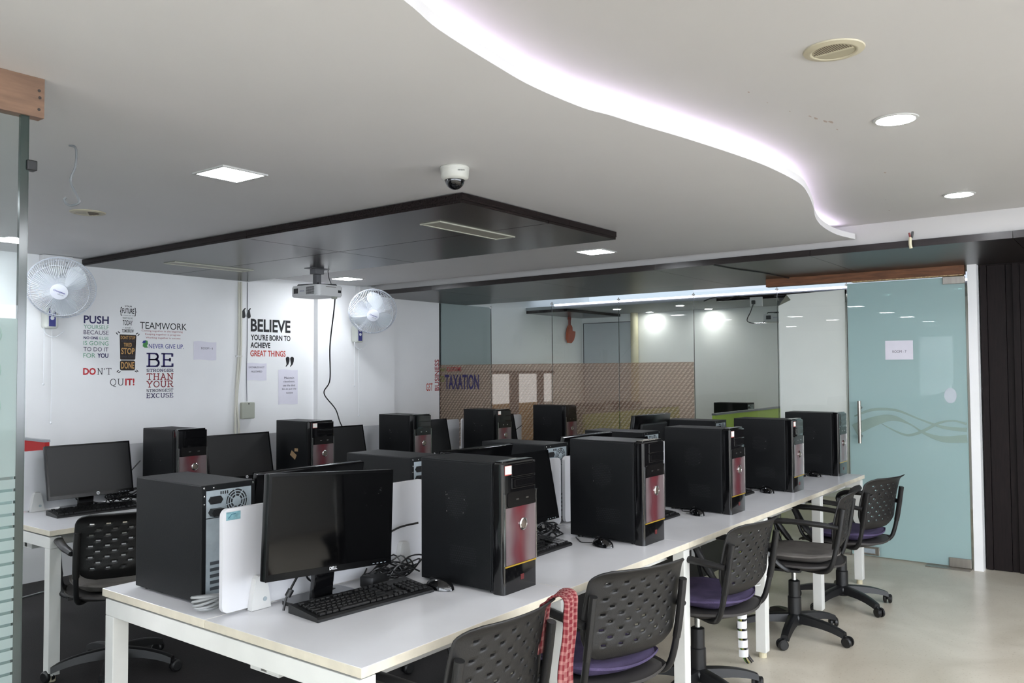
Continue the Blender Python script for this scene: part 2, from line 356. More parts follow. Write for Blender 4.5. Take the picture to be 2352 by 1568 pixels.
#PART2
# ================================================================== SETTING
XB, YB = -5.2, -3.6      # walls behind the camera
ZC, ZR = 2.36, 2.445     # lower and raised ceiling
struct(B().rng(XB, 10.2, YB, 2.56, -.08, 0).done('floor', M_floor))
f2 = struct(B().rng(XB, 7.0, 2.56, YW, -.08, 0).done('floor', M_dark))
struct(B().rng(7.0, 10.2, 2.56, YW+.1, -.08, 0).done('floor', M_floor))
w = struct(B().rng(XB, 10.2, YW, YW+.12, 0, 2.6).done('wall_left', M_wall))
B().rng(5.2, 6.22, YW-.06, YW+.01, 0, ZC).done('pillar', M_wall, w)
struct(B().rng(XB-.12, XB, YB, YW, 0, 2.6).done('wall_rear', M_wall))
rw = setting('added_window_rear')  # unseen glowing panes, added to light the jamb, poster and door side
for k in range(4): B().rng(XB+.002, XB+.006, -3.4+k*1.5, -2.0+k*1.5, .9, 2.15).done('pane', M_win, rw); B().rng(XB+.001, XB+.03, -1.995+k*1.5, -1.905+k*1.5, .85, 2.2).done('mullion', M_blackp, rw)
rw = setting('added_window_right')  # unseen too: glowing panes added to brighten the lettered wall
for k in range(7): B().rng(-4.6+k*1.5, -3.2+k*1.5, YB+.002, YB+.006, .95, 2.15).done('pane', M_win, rw); B().rng(-3.195+k*1.5, -3.105+k*1.5, YB+.001, YB+.03, .9, 2.2).done('mullion', M_blackp, rw)
struct(B().rng(XB, 10.2, YB-.12, YB, 0, 2.6).done('wall_right', M_wall))
# raised ceiling and the lower ceiling with its wavy edge
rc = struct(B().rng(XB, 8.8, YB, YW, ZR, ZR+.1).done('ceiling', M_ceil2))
curve = [(-5.2, .2), (-3.2, .2), (-2.2, .35), (-1.2, .62), (-.4, .9), (.3, 1.1), (.9, 1.25), (1.35, 1.34), (1.53, 1.39), (1.81, 1.43), (2.02, 1.45), (2.28, 1.44), (2.41, 1.41), (2.59, 1.38), (2.84, 1.33), (3.22, 1.27), (3.49, 1.245), (3.83, 1.245), (4.08, 1.285), (4.44, 1.37), (4.77, 1.46), (5.1, 1.52), (5.46, 1.54), (5.735, 1.50)]
cv = [Vector((p.x, p.y, 0)) for p in smooth_path([(a, b_, 0) for a, b_ in curve], 5)]
b = B(); z0, z1 = ZC-.012, ZC+.024
bt = [b.bm.verts.new((p.x, p.y, z0)) for p in cv]; tp = [b.bm.verts.new((p.x, p.y, z1)) for p in cv]
bb = [b.bm.verts.new((p.x, YW, z0)) for p in cv]; tb = [b.bm.verts.new((p.x, YW, z1)) for p in cv]
for i in range(len(cv)-1):
    b.bm.faces.new((bt[i], bb[i], bb[i+1], bt[i+1])); b.bm.faces.new((tp[i], tp[i+1], tb[i+1], tb[i])); b.bm.faces.new((bt[i], bt[i+1], tp[i+1], tp[i]))
lc = struct(b.done('ceiling', M_ceil))
# LED tape lying on the slab, a little back from the edge
b = B(); pr_ = []
for i, p in enumerate(cv):
    a = cv[max(0, i-1)]; c = cv[min(len(cv)-1, i+1)]; t = (c-a).normalized(); nrm = Vector((-t.y, t.x, 0)); pr_.append((p+nrm*.085, p+nrm*.097))
for (a, c), (d, e) in zip(pr_, pr_[1:]):
    if e.x > 5.68 or d.x > 5.68: continue
    v = [b.bm.verts.new(Vector((q.x, q.y, z))) for z in (z1+.001, z1+.007) for q in (a, c, e, d)]
    for f_ in ((4, 5, 6, 7), (0, 1, 5, 4), (2, 3, 7, 6)): b.bm.faces.new([v[i] for i in f_])
ls = b.done('light_strip', M_strip); tag(ls, 'glowing lilac-white light strip along the wavy edge of the lowered ceiling', 'light')
# scuffs on the raised ceiling
b = B()
for px, py, s in [(3.05, 1.02, .02), (3.16, .98, .03), (3.2, .97, .045), (3.26, .955, .04), (3.28, .94, .05), (3.4, .95, .02), (2.9, 1.05, .015), (2.75, 1.06, .02), (3.62, .96, .012), (4.3, .98, .03), (5.35, 1.2, .04), (5.0, 1.14, .02)]:
    poly = [(px+s*rnd.uniform(.5, 1)*math.cos(a)*.6, py+s*rnd.uniform(.3, 1)*math.sin(a)*.22) for a in [i*math.pi/3 for i in range(6)]]
    b.bm.faces.new([b.bm.verts.new((x, y, ZR-.0006)) for x, y in poly])
b.done('paint_scuff', mat('scuff', (.66, .60, .56), .8), rc, recalc=False)
# soffit over the glass wall: white riser, dark fascia boards, dark underside boards
def fx(y): return 5.70+.025*y
so = setting('trim_1')
def sofb(y0, y1, x0f, x1f, za, zb, nm, m_):
    b = B(); v = [b.bm.verts.new(q) for q in [(x0f(y0), y0, za), (x1f(y0), y0, za), (x1f(y1), y1, za), (x0f(y1), y1, za), (x0f(y0), y0, zb), (x1f(y0), y0, zb), (x1f(y1), y1, zb), (x0f(y1), y1, zb)]]
    for q in ((0, 1, 2, 3), (7, 6, 5, 4), (0, 4, 5, 1), (1, 5, 6, 2), (2, 6, 7, 3), (3, 7, 4, 0)): b.bm.faces.new([v[i] for i in q])
    return b.done(nm, m_, so)
ys = [YB, -1.8, -.6, .6, 1.8, 3.0, 4.2, 5.4, YW]
for a, c in zip(ys, ys[1:]):
    sofb(a+.002, c-.002, lambda y: fx(y)+.018, lambda y: 7.46, 2.262, 2.28, 'board', M_wood2)
    sofb(a+.0015, c-.0015, fx, lambda y: fx(y)+.016, 2.262, 2.306, 'fascia_board', M_wood2)
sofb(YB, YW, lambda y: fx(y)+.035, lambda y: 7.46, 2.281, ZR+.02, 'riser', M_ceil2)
# dark panelled ceiling box over the desks
cp = thing('ceiling_panel', 'big dark wood laminate panel hung under the white ceiling above the desks', 'ceiling panel', (3.0, 2.575, 2.296))
PX, PY = 1.46, YW-2.575-.002
for i in range(2):
    for j in range(2):
        ya, yb = (0, 1.72) if j == 0 else (1.72, PY)
        B().rng(i*.73+.0035, (i+1)*.73-.0035, ya+.0035, yb-.0035, 0, .014).done('board', M_wood, cp)
B().rng(0, .014, 0, 1.7165, .0145, .047).done('fascia_board', M_wood, cp); B().rng(0, .014, 1.7185, PY, .0145, .047).done('fascia_board', M_wood, cp)
B().rng(.0145, .93, 0, .014, .0145, .047).done('fascia_board', M_wood, cp); B().rng(.932, PX, 0, .014, .0145, .047).done('fascia_board', M_wood, cp)
B().rng(PX-.014, PX, .0145, PY, .0145, .047).done('fascia_board', M_wood, cp)
B().rng(.05, PX-.05, .05, PY, .0145, .052).done('backing', M_gap, cp)
for (yc, lab) in ((.49, 0), (3.08, 0)):
    g = B()
    for (xa, xb, ya, yb) in ((.3, .97, yc-.075, yc-.063), (.3, .97, yc+.063, yc+.075), (.3, .312, yc-.063, yc+.063), (.958, .97, yc-.063, yc+.063)): g.rng(xa, xb, ya, yb, -.006, 0)
    vent = g.done('air_slot', mat('slot_frame', (.72, .72, .66), .4), cp)
    B().rng(.312, .958, yc-.063, yc+.063, -.002, -.0005).done('slot_plate', mat('slot_plate', (.60, .59, .54), .5), vent)
# wood beam above the glass door, door, white jamb, dark boards
hb = struct(B().rng(6.965, 7.03, 1.05, 2.56, 2.193, 2.2615).done('trim_2', M_beamwood))
B().rng(6.963, 7.03, 1.06, 1.86, 2.186, 2.1925).done('torn_edge', mat('torn_ply', (.70, .60, .45), .8, noise=.6, nscale=60), hb)
struct(B().rng(6.97, 7.15, .972, 1.032, 0, 2.2615).done('trim_3', M_wall))
ww = setting('wall_panelled')
B().rng(7.14, 7.2, YB, .972, 0, 2.2615).done('backing', M_wall_wood, ww)
y = .962; k = 0
for wd in (.045, .12, .045, .045, .16, .16, .12, .045, .16, .16, .16, .16, .12, .16, .16, .16, .16, .16, .16, .12)*3:
    pz = .0 if k % 3 == 0 else (.012 if k % 3 == 1 else .024)
    if y-wd < YB+.01: break
    B().rng(7.06+pz, 7.139, y-wd+.003, y, .002, 2.255).done('board', M_wall_wood, ww); y -= wd; k += 1
B().rng(7.055, 7.139, y-.01, .965, 2.2555, 2.2612).done('rail', M_wall_wood, ww)
# glass wall: six panes, film on five of them
gw = setting('wall_glass')
pe = [YW, 5.604, 4.804, 4.023, 3.243, 2.475, 1.905]
for i in range(6):
    a, c = pe[i], pe[i+1]
    g = B().rng(XG-.005, XG+.005, c+.003, a-.003, .012, 2.2605 if i < 4 else 2.192).done('pane', M_glass, gw)
    for yy in (c+.003,):
        B().rng(XG-.005, XG+.005, yy-.0028, yy-.0005, .012, 2.19).done('pane_edge', M_edgeg, g)
        B().cyl((XG-.012, yy+.0, 2.17), (XG+.012, yy+.0, 2.17), .010, n=12).done('glass_clip', M_wplas, g)
    if i < 4:
        B().rng(XG-.0075, XG-.0055, c+.004, a-.004, .5, 1.56).done('film', M_film, g)
B().rng(XG-.02, XG+.02, 1.905, YW, 0, .012).done('floor_channel', M_steel, gw)
B().rng(XG-.012, XG+.012, YW-.006, YW, .012, 2.26).done('edge_seal', M_blackp, gw)
# word cloud lettering on the wall and the film
wc = thing('word_sticker', 'word sticker reading GST BUSINESS CUSTOMS TAXATION at the start of the patterned glass', 'wall sticker', (0, 0, 0))
text('GST', 6.77, 6.875, 1.27, 1.355, ORG, wc, onwall(), bold=.01)
bt_ = text('BUSINESS', 0, .35, 0, .075, MAR, wc, ((6.985, YW-.0005, 1.27), (0, 0, 1), (-1, 0, 0), (0, -1, 0)), bold=.012)
text('CUSTOMS', -6.235, -6.02, 1.485, 1.535, MAR, wc, onglass(), bold=.01)
text('VAT', -6.335, -6.25, 1.485, 1.52, OLV, wc, onglass(), bold=.01)
text('TDS', -6.335, -6.275, 1.37, 1.435, OLV, wc, onglass(), bold=.01)
text('TAXATION', -6.265, -5.77, 1.285, 1.45, NAVY, wc, onglass(), bold=.02)
# glass door of the next room
door = setting('door_1')
dl = B().rng(6.985, 6.997, 1.052, 1.898, .012, 2.178).done('door_leaf', M_frost, door)
B().rng(6.975, 7.007, 1.05, 1.2, .006, .075, bev=.003).done('patch_fitting', M_steel, door)
B().rng(6.975, 7.007, 1.05, 1.2, 2.125, 2.182, bev=.003).done('patch_fitting', M_steel, door)
lk = B().rng(6.973, 7.009, 1.69, 1.84, .02, .085, bev=.003).done('floor_lock', M_steel, door)
B().rng(6.970, 6.973, 1.72, 1.81, .035, .07).done('lock_plate', M_zinc, lk)
B().rng(6.9, 7.02, 1.05, 1.35, .0005, .006).done('floor_spring_cover', M_steel, door)
hd = B().cyl((6.93, 1.808, .90), (6.93, 1.808, 1.235), .0135, n=20).done('handle', M_steel, door, smooth=True)
for z in (.955, 1.18): B().cyl((6.93, 1.808, z), (6.985, 1.808, z), .010, n=14).done('standoff', M_steel, hd, smooth=True)
SW = [6.9845]
def swoosh(pts, wd, nm='swoosh'):
    SW[0] -= .0007
    P = smooth_path([(0, a, c) for a, c in pts], 8); Wd = smooth_path([(0, 0, q) for q in wd], 8); b = B(); pv = None
    for i, p in enumerate(P):
        t = (P[min(i+1, len(P)-1)]-P[max(i-1, 0)]).normalized(); n = Vector((0, -t.z, t.y)); h = max(.001, Wd[i].z/2)
        q = [b.bm.verts.new(Vector((SW[0], 0, 0))+Vector((0, p.y, p.z))+n*h*s) for s in (1, -1)]
        if pv: b.bm.faces.new((pv[0], q[0], q[1], pv[1]))
        pv = q
    b.done(nm, M_swoosh, door, recalc=False)
swoosh([(1.86, 1.11), (1.72, 1.165), (1.55, 1.165), (1.38, 1.10), (1.22, 1.045), (1.06, 1.03)], [.01, .022, .018, .012, .022, .032])
swoosh([(1.86, 1.0), (1.72, 1.07), (1.58, 1.105), (1.45, 1.06), (1.35, .995), (1.22, .955), (1.06, .965)], [.09, .075, .045, .012, .02, .045, .06])
swoosh([(1.66, 1.06), (1.55, 1.0), (1.46, .975), (1.36, 1.01), (1.25, 1.075), (1.15, 1.095), (1.06, 1.075)], [.004, .012, .018, .022, .018, .012, .018])
b = B(); b.bm.faces.new([b.bm.verts.new((6.9842, 1.165+.042*math.cos(a), 1.285+.058*math.sin(a))) for a in [i*math.pi/10 for i in range(20)]])
b.done('peeled_patch', mat('peel', (.72, .75, .78), .5), door, recalc=False)
sg = B().rng(6.9835, 6.9845, 1.417, 1.618, 1.56, 1.708).done('paper_sign', M_paper); tag(sg, 'white paper sign reading ROOM - 7 taped to the frosted glass door', 'sign')
text('ROOM - 7', -1.565, -1.465, 1.613, 1.632, GREY, sg, ((6.9835, 0, 0), (0, -1, 0), (0, 0, 1), (-1, 0, 0)), bold=.0)
# near glass sheet at the left, with the plywood block that holds it
lg = setting('window_1')
YL = 2.545
p_ = B().rng(-1.6, 1.046, YL, YL+.012, .02, 2.235).done('pane', M_glass, lg)
B().rng(1.0462, 1.0485, YL-.001, YL+.013, .02, 2.235).done('polished_edge', M_edgeg, p_)
B().rng(1.026, 1.0459, YL-.001, YL+.0125, .02, 2.235).done('edge_band', M_edgeg, p_)
B().rng(-1.6, 1.025, YL+.0126, YL+.0136, .08, 1.645).done('frosted_sheet', M_frost3, p_)
b = B(); b.rng(-1.6, 1.025, YL-.0018, YL-.0006, 1.2, 1.645)
zz = 1.2
while zz > .1: b.rng(-1.6, 1.025, YL-.0018, YL-.0006, zz-.034, zz-.008); zz -= .034
fr = b.done('frosted_stripes', M_frost2, p_)
for q, zt in enumerate((1.60, 1.50, 1.40)):
    rr = []
    for (u_, v_) in rrect(.115, .062, .028): rr.append(Vector((.925+u_, YL-.0024, zt+v_)))
    B().tube(rr, .0022, n=4, closed=True).done('tag_outline', M_swoosh, fr)
    if q < 2: text('NO', -.96, -.89, zt-.018, zt+.018, M_swoosh, fr, ((0, YL-.0022, 0), (-1, 0, 0), (0, 0, 1), (0, -1, 0)), bold=.02)
pb = B().rng(-1.6, 1.085, 2.535, 2.575, 2.232, 2.3475).done('wood_block', M_ply); tag(pb, 'plywood block under the ceiling holding the top of the left glass sheet', 'wood block')
for (x, z) in ((.87, 2.325), (.872, 2.31), (1.07, 2.31), (1.072, 2.29), (1.07, 2.255)): B().cyl((x, 2.534, z), (x, 2.5352, z), .0045, n=10).done('nail_hole', DBR, pb)
cl = B().rng(1.042, 1.070, YL-.008, YL+.02, 2.075, 2.105, bev=.003).done('glass_clip', M_blackp, lg)
# ================================================================== ROOM BEHIND THE GLASS
struct(B().rng(10.0, 10.12, .9, YW, 0, 2.4).done('wall_back', M_wall))
struct(B().rng(7.2, 10.1, .85, .97, 0, 2.4).done('wall_back_right', M_wall))
dc = struct(B().rng(8.65, 10.05, .97, YW, 2.262, 2.30).done('ceiling', mat('grey_ceiling', (.58, .60, .61), .5)))
s2 = B().rng(8.645, 8.65, 1.0, 5.9, 2.301, 2.322).done('light_strip', M_strip2); tag(s2, 'straight white light strip over the dropped ceiling seen through the glass', 'light')
sl = [(9.12, 5.27), (9.86, 5.2), (9.11, 4.4), (9.84, 4.36), (9.15, 3.4), (9.85, 3.5)]
spl = ['round spot lamp through the glass, near the orange guitar ornament', 'round spot lamp through the glass, above the cream pipe', 'round spot lamp through the glass, fourth pane, front row', 'round spot lamp through the glass, rightmost of the lit four', 'round spot lamp in the far room, front row behind the clear pane', 'round spot lamp in the far room, rear row behind the clear pane']
sl += [(9.2, 2.9), (9.2, 2.1), (9.85, 2.1), (8.95, 1.4)]; spl = spl[:4]+['added round spot lamp hidden behind the poster board']+['added round spot lamp behind the frosted door, '+q for q in ('middle', 'rear', 'front')]; sl = sl[:4]+sl[6:]  # the last four spots are added, hidden from view, to brighten this room
for (x, y), l_ in zip(sl, spl):
    sp = thing('spot_lamp', l_, 'light', (x, y, 2.2615), group='spot lamps in the room behind the glass')
    B().lathe([(.062, 0), (.06, -.006), (.048, -.008), (.048, 0)], n=24).done('ring', M_wplas, sp, smooth=True)
    B().lathe([(.047, -.002), (.04, -.0065), (.001, -.0075)], n=20).done('diffuser', M_spot, sp, smooth=True)
dp = struct(B().rng(8.66, 9.99, 5.72, YW-.001, 2.225, 2.261).done('trim_4', M_wood))
dp2 = struct(B().rng(8.56, 8.64, 2.2, 3.7, 2.235, 2.275).done('trim_5', M_wood))
cpipe = B().cyl((9.93, 5.47, 0), (9.93, 5.47, 2.26), .052, n=20).done('pipe', M_cream, smooth=True); tag(cpipe, 'cream vertical pipe at the back of the room behind the glass', 'pipe')
wb = thing('whiteboard', 'grey whiteboard with thin dark frame beside the cream pipe, behind the glass', 'whiteboard', (9.985, 5.92, 1.5))
B().rng(0, .012, -.37, .39, -.62, .645).done('board', mat('whiteboard', (.74, .76, .78), .25), wb)
b = B()
for q in ((-.38, .40, .645, .655), (-.38, .40, -.63, -.62), (.39, .40, -.62, .645), (-.38, -.37, -.62, .645)): b.rng(-.004, .012, q[0], q[1], q[2], q[3])
b.done('frame', mat('thin_frame', (.25, .25, .27), .4), wb)
# orange guitar shaped ornament on the side wall
gt = thing('guitar_ornament', 'orange guitar-shaped ornament hanging on the far wall behind the glass', 'ornament', (9.62, YW-.03, 2.04))
B().prism([(-.085, -.11), (-.05, -.17), (.03, -.175), (.09, -.13), (.125, -.06), (.13, -.01), (.085, -.005), (.06, .0), (.055, .05), (.03, .075), (.0, .085), (-.03, .07), (-.06, .03), (-.08, -.04)], (0, 0, 0), (1, 0, 0), (0, 0, 1), .02).done('body', mat('orange_wood', (.66, .30, .16), .5, noise=.25, nscale=8), gt)
B().rng(-.022, .012, -.022, -.002, .075, .15).done('neck', mat('red_wood', (.52, .20, .14), .5), gt)
B().rng(-.035, .02, -.024, 0, .15, .185, bev=.004).done('head', mat('red_wood', (.52, .20, .14)), gt)
# projector and socket in that room
# window with dark mullions and a yellow sill on the side wall
wn = setting('window_2', (0, YW-.002, 0))
for (a, c) in ((7.95, 8.27), (8.45, 8.86), (9.0, 9.2)):
    pn = B().rng(a, c, -.012, -.008, 1.08, 1.45).done('pane', M_day, wn)
for (a, c) in ((8.27, 8.45), (8.86, 9.0)): B().rng(a, c, -.03, 0, .5, 1.46).done('mullion', mat('mullion_brown', (.20, .15, .16), .5), wn)
B().rng(7.93, 9.25, -.03, 0, 1.45, 1.49).done('head_rail', mat('mullion_brown', (.20, .15, .16)), wn)
B().rng(7.93, 8.27, -.02, 0, .55, 1.08).done('apron', mat('yellow_panel', (.80, .64, .34), .6), wn); B().rng(8.45, 8.86, -.02, 0, .55, 1.08).done('apron', mat('yellow_panel', (.8, .64, .34)), wn)
struct(B().rng(7.008, 7.9, YW-.02, YW, 0, 2.26).done('trim_6', mat('grey_green_paint', (.62, .66, .66), .6)))
# white poster board behind the pane beside the door
po = thing('poster_board', 'big blank white board leaning behind the glass pane beside the door, one corner curled', 'board', (7.012, 0, 0))
B().prism([(-2.47, .826), (-1.925, .826), (-1.925, 2.135), (-2.40, 2.122), (-2.47, 2.03)], (0, 0, 0), (0, -1, 0), (0, 0, 1), -.004).done('sheet', mat('board_white', (.93, .90, .885), .6, noise=.02, nscale=5), po)
B().prism([(-2.40, 2.122), (-2.365, 2.075), (-2.47, 2.03)], (-.002, 0, 0), (0, -1, 0), (0, 0, 1), -.003).done('curled_corner', mat('board_back', (.45, .43, .38), .6), po)

t = B().tube(smooth_path([(5.74, 2.50, 2.259), (6.1, 2.47, 2.2585), (6.45, 2.40, 2.258), (6.96, 2.36, 2.256)]), .004, n=6).done('soffit_cable', M_cable, smooth=True); tag(t, 'thin black cable running across the dark soffit to the wooden header', 'cable')
# ================================================================== LAMPS
def square_lamp(x, y, lab, z=ZC-.012, s=.2, grp=None):
    t = thing('ceiling_light', lab, 'light', (x, y, z-.0005), group=grp)
    b = B(); h = s/2+.012; g = s/2
    for q in ((-h, h, g, h), (-h, h, -h, -g), (-h, -g, -g, g), (g, h, -g, g)): b.rng(q[0], q[1], q[2], q[3], -.007, 0)
    b.done('frame', mat('lamp_ring', (.72, .72, .71), .5), t); B().rng(-g, g, -g, g, -.006, -.001).done('diffuser', M_led, t); return t
square_lamp(2.10, 3.12, 'square ceiling light nearest the camera, left of the dome camera')
square_lamp(5.12, 3.13, 'square ceiling light beyond the right end of the dark ceiling panel')
square_lamp(5.15, 5.82, 'square ceiling light behind the hanging projector')
square_lamp(2.12, 5.78, 'square ceiling light seen through the glass sheet at the far left')
for x, y in ((-.9, 3.1), (-.9, 5.6), (-2.6, 3.1), (-2.6, 5.6), (-4.2, 1.8), (.45, 3.1), (.45, 4.5), (.45, 5.7), (-.9, 4.3)): square_lamp(x, y, 'added square ceiling light out of view', grp='added square lights out of view')  # extra lamps added outside the frame to raise the room light
for x in (-4.2, -2.5, -.8, .9, 2.6, 4.3, 6.0):
    for y in (-1.3, -2.7): square_lamp(x, y, 'added square ceiling light out of view', z=ZR, s=.3, grp='added square lights out of view')  # larger extra panels, also added out of view as fill
def round_lamp(x, y, lab, grp=None):
    t = thing('round_ceiling_light', lab, 'light', (x, y, ZR-.0005), group=grp)
    B().lathe([(.082, 0), (.080, -.003), (.07, -.005), (.069, 0)], n=40).done('ring', mat('lamp_ring', (.72, .72, .71), .5), t, smooth=True)
    B().lathe([(.068, -.001), (.064, -.006), (.03, -.008), (.001, -.0085)], n=40).done('diffuser', M_ledr, t, smooth=True)
round_lamp(3.40, .733, 'round ceiling light nearer the camera, below the round vent')
round_lamp(5.10, .785, 'round ceiling light nearer the wooden header over the door')
for x, y in ((1.68, .0), (3.38, -.8), (.0, .0), (-1.7, .0), (5.05, -.8)): round_lamp(x, y, 'added round ceiling light outside the view', 'added round lights outside the view')  # extra round lamps added out of view for more light
def vent(x, y, z, lab, rz=0, r=.088):
    t = thing('round_vent', lab, 'vent', (x, y, z-.0005), rz)
    M1 = mat('vent_cream', (.70, .67, .58), .5)
    B().lathe([(r, 0), (r*.98, -.004), (r*.80, -.0075), (r*.76, -.0082), (r*.72, -.0072), (r*.70, -.0062), (r*.69, 0)], n=40).done('rim', M1, t, smooth=True)
    B().lathe([(r*.69, 0), (r*.69, -.0055), (.001, -.0055)], n=32).done('plate', mat('vent_plate', (.64, .61, .52), .5), t)
    for k in range(17):
        yy = (-8+k)*r*.076; hw = math.sqrt(max(0, (r*.63)**2-yy*yy))
        if hw > .01: B().rng(.004, hw, yy-r*.018, yy+r*.018, -.0061, -.0052).done('louvre', mat('vent_dark', (.36, .32, .27), .7), t)
    B().rng(-.006, .002, -r*.64, r*.64, -.0075, -.005).done('crossbar', M1, t)
vent(2.54, .715, ZR, 'cream round air vent on the raised ceiling near the top right', R(174))
vent(2.14, 4.47, ZC-.012, 'cream round air vent on the lower ceiling near the wall fan', R(-30))
# wire hook hanging from the ceiling
hk = B().tube(smooth_path([(1.46, 3.2, 2.347), (1.475, 3.18, 2.335), (1.475, 3.18, 2.27), (1.462, 3.19, 2.21), (1.48, 3.17, 2.15), (1.482, 3.165, 2.128), (1.465, 3.185, 2.118), (1.452, 3.2, 2.125), (1.447, 3.205, 2.14), (1.452, 3.2, 2.147)]), .0045, n=8).done('wire_hook', mat('grey_wire', (.42, .43, .44), .4), smooth=True)
tag(hk, 'grey wire with a hooked end hanging from the ceiling at the left', 'wire')
# dome camera
dm = thing('dome_camera', 'white dome security camera with a dark bubble on the ceiling', 'security camera', (2.62, 2.29, ZC-.0125))
B().lathe([(.06, 0), (.061, -.012), (.058, -.045), (.05, -.054), (.044, -.056), (.03, -.05)], n=36).done('housing', M_cream and mat('camera_white', (.72, .72, .69), .4), dm, smooth=True)
B().lathe([(.060, -.0005), (.0622, -.004), (.0622, -.0085), (.0605, -.012)], n=36).done('base_ring', mat('camera_white', (.72, .72, .69)), dm, smooth=True)
B().lathe([(.041, -.052)]+[(.041*math.cos(R(a)), -.054-.041*math.sin(R(a))) for a in range(0, 90, 10)]+[(.001, -.0955)], n=32).done('bubble', M_gloss, dm, smooth=True)
text('HIKVISION', .0, .028, -.028, -.0225, K, dm, ((-.037, -.049, 0), Vector((.66, -.75, 0)).normalized(), (0, 0, 1), Vector((-.60, -.80, 0)).normalized()), bold=.02)
# wire stub at the soffit
st = thing('wire_stub', 'white conduit stub with red and black wires sticking up at the dark fascia', 'wire', (5.715, 1.155, 2.25))
B().tube(smooth_path([(-.012, 0, .0), (-.016, .004, .03), (-.012, .004, .07)]), .010, n=10).done('sleeve', M_cream, st, smooth=True)
B().tube([(-.014, .004, .07), (-.016, .008, .10)], .006).done('red_wire', mat('red_wire', (.45, .12, .10), .4), st); B().tube([(-.012, -.006, .068), (-.014, -.012, .107)], .007).done('black_wire', M_cable, st)
# ================================================================== WALL GRAPHICS
F = onwall()
def quote(lab): return thing('wall_quote', lab, 'wall sticker')
q = quote('wall lettering PUSH YOURSELF BECAUSE NO ONE ELSE, violet and green')
text('PUSH', 3.02, 3.21, 1.865, 1.925, NAVY, q, F, .02); text('YOURSELF', 3.02, 3.21, 1.825, 1.855, GRN, q, F); text('BECAUSE', 3.02, 3.21, 1.782, 1.814, PUR, q, F)
text('NO ONE', 3.02, 3.13, 1.745, 1.766, NAVY, q, F, .03); text('ELSE', 3.14, 3.21, 1.745, 1.766, GRN, q, F); text('IS GOING', 3.02, 3.21, 1.700, 1.732, GRN, q, F)
text('TO DO IT', 3.02, 3.21, 1.654, 1.686, PUR, q, F); text('FOR', 3.02, 3.11, 1.605, 1.640, GRN, q, F); text('YOU', 3.125, 3.21, 1.605, 1.640, NAVY, q, F, .03)
q = quote('wall lettering DON\'T QUIT! in red and black')
text('DO', 3.02, 3.115, 1.475, 1.528, RED, q, F, .035); slab("N'T", 3.125, 3.235, 1.475, 1.528, K, q, F, .09, .05)
slab('QU', 3.225, 3.335, 1.39, 1.445, K, q, F, .09, .05); text('IT!', 3.345, 3.42, 1.39, 1.445, RED, q, F, .03)
q = quote('wall lettering YOUR FUTURE shaped above a dark glass-shaped badge')
text('YOUR', 3.335, 3.395, 2.005, 2.018, K, q, F, .02); text('FUTURE', 3.315, 3.412, 1.955, 1.995, K, q, F, .02); text('{', 3.298, 3.312, 1.935, 2.005, K, q, F, .02); text('}', 3.415, 3.429, 1.935, 2.005, K, q, F, .02)
text('IS CREATED BY', 3.318, 3.41, 1.937, 1.943, GREY, q, F); text('WHAT YOU DO', 3.318, 3.40, 1.912, 1.925, K, q, F, .01); text('TODAY', 3.32, 3.40, 1.862, 1.902, K, q, F, .01); text('- and -', 3.32, 3.40, 1.838, 1.852, K, q, F); text('TOMORROW', 3.315, 3.41, 1.805, 1.832, K, q, F, .02)
q = quote('dark brown badge with tan lettering DON\'T STOP WHEN YOU\'RE TIRED STOP WHEN YOU\'RE DONE')
def flat(poly, m_, par, nm, d=.0004): return B().prism(poly, (0, YW-.0003, 0), (1, 0, 0), (0, 0, 1), d).done(nm, m_, par)
flat([(3.297, 1.785), (3.30, 1.79), (3.428, 1.788), (3.432, 1.782), (3.425, 1.60), (3.418, 1.592), (3.31, 1.592), (3.303, 1.60)], DBR, q, 'badge')
flat([(a, c) for a, c in rrect(.122, .078, .014, 4, 3.363, 1.548)], DBR, q, 'badge')
F2 = onwall(YW-.0012)
text("DON'T STOP", 3.306, 3.422, 1.752, 1.780, TAN, q, F2, .01); text("WHEN YOU'RE", 3.308, 3.42, 1.731, 1.746, GREY, q, F2); text('TIRED', 3.33, 3.395, 1.695, 1.724, TAN, q, F2, .01); text('STOP', 3.31, 3.418, 1.635, 1.685, TAN, q, F2, .02); text("WHEN YOU'RE", 3.312, 3.416, 1.606, 1.626, GREY, q, F2); text('DONE', 3.31, 3.416, 1.522, 1.575, TAN, q, F2, .02)
for (x, z, a) in ((3.275, 1.795, 40), (3.292, 1.805, 60), (3.437, 1.80, -60), (3.45, 1.79, -40), (3.285, 1.503, -40), (3.298, 1.495, -60), (3.43, 1.50, 60), (3.443, 1.505, 40)):
    B().prism([(x+dx*math.cos(R(a))-dz*math.sin(R(a)), z+dx*math.sin(R(a))+dz*math.cos(R(a))) for dx, dz in rrect(.007, .022, .0034, 3)], (0, YW-.0003, 0), (1, 0, 0), (0, 0, 1), .0004).done('dash', K, q)
q = quote('wall lettering TEAMWORK, black, with three small red lines below')
text('TEAMWORK', 3.46, 3.865, 1.84, 1.895, K, q, F, 0)
for s_, a, c, z in (('Coming together in the beginning', 3.475, 3.83, 1.815), ('Keeping together is progress', 3.505, 3.81, 1.788), ('Working together is success', 3.51, 3.81, 1.760)): text(s_, a, c, z, z+.018, MAR, q, F)
q = quote('wall lettering NEVER GIVE UP, blue, beside a small green fist')
text('NEVER GIVE UP.', 3.535, 3.84, 1.685, 1.722, BLU, q, F, .005)
flat([(3.485, 1.70), (3.49, 1.735), (3.505, 1.75), (3.525, 1.745), (3.53, 1.72), (3.52, 1.705), (3.53, 1.69), (3.50, 1.69)], ink('leaf', (.30, .55, .30)), q, 'fist')
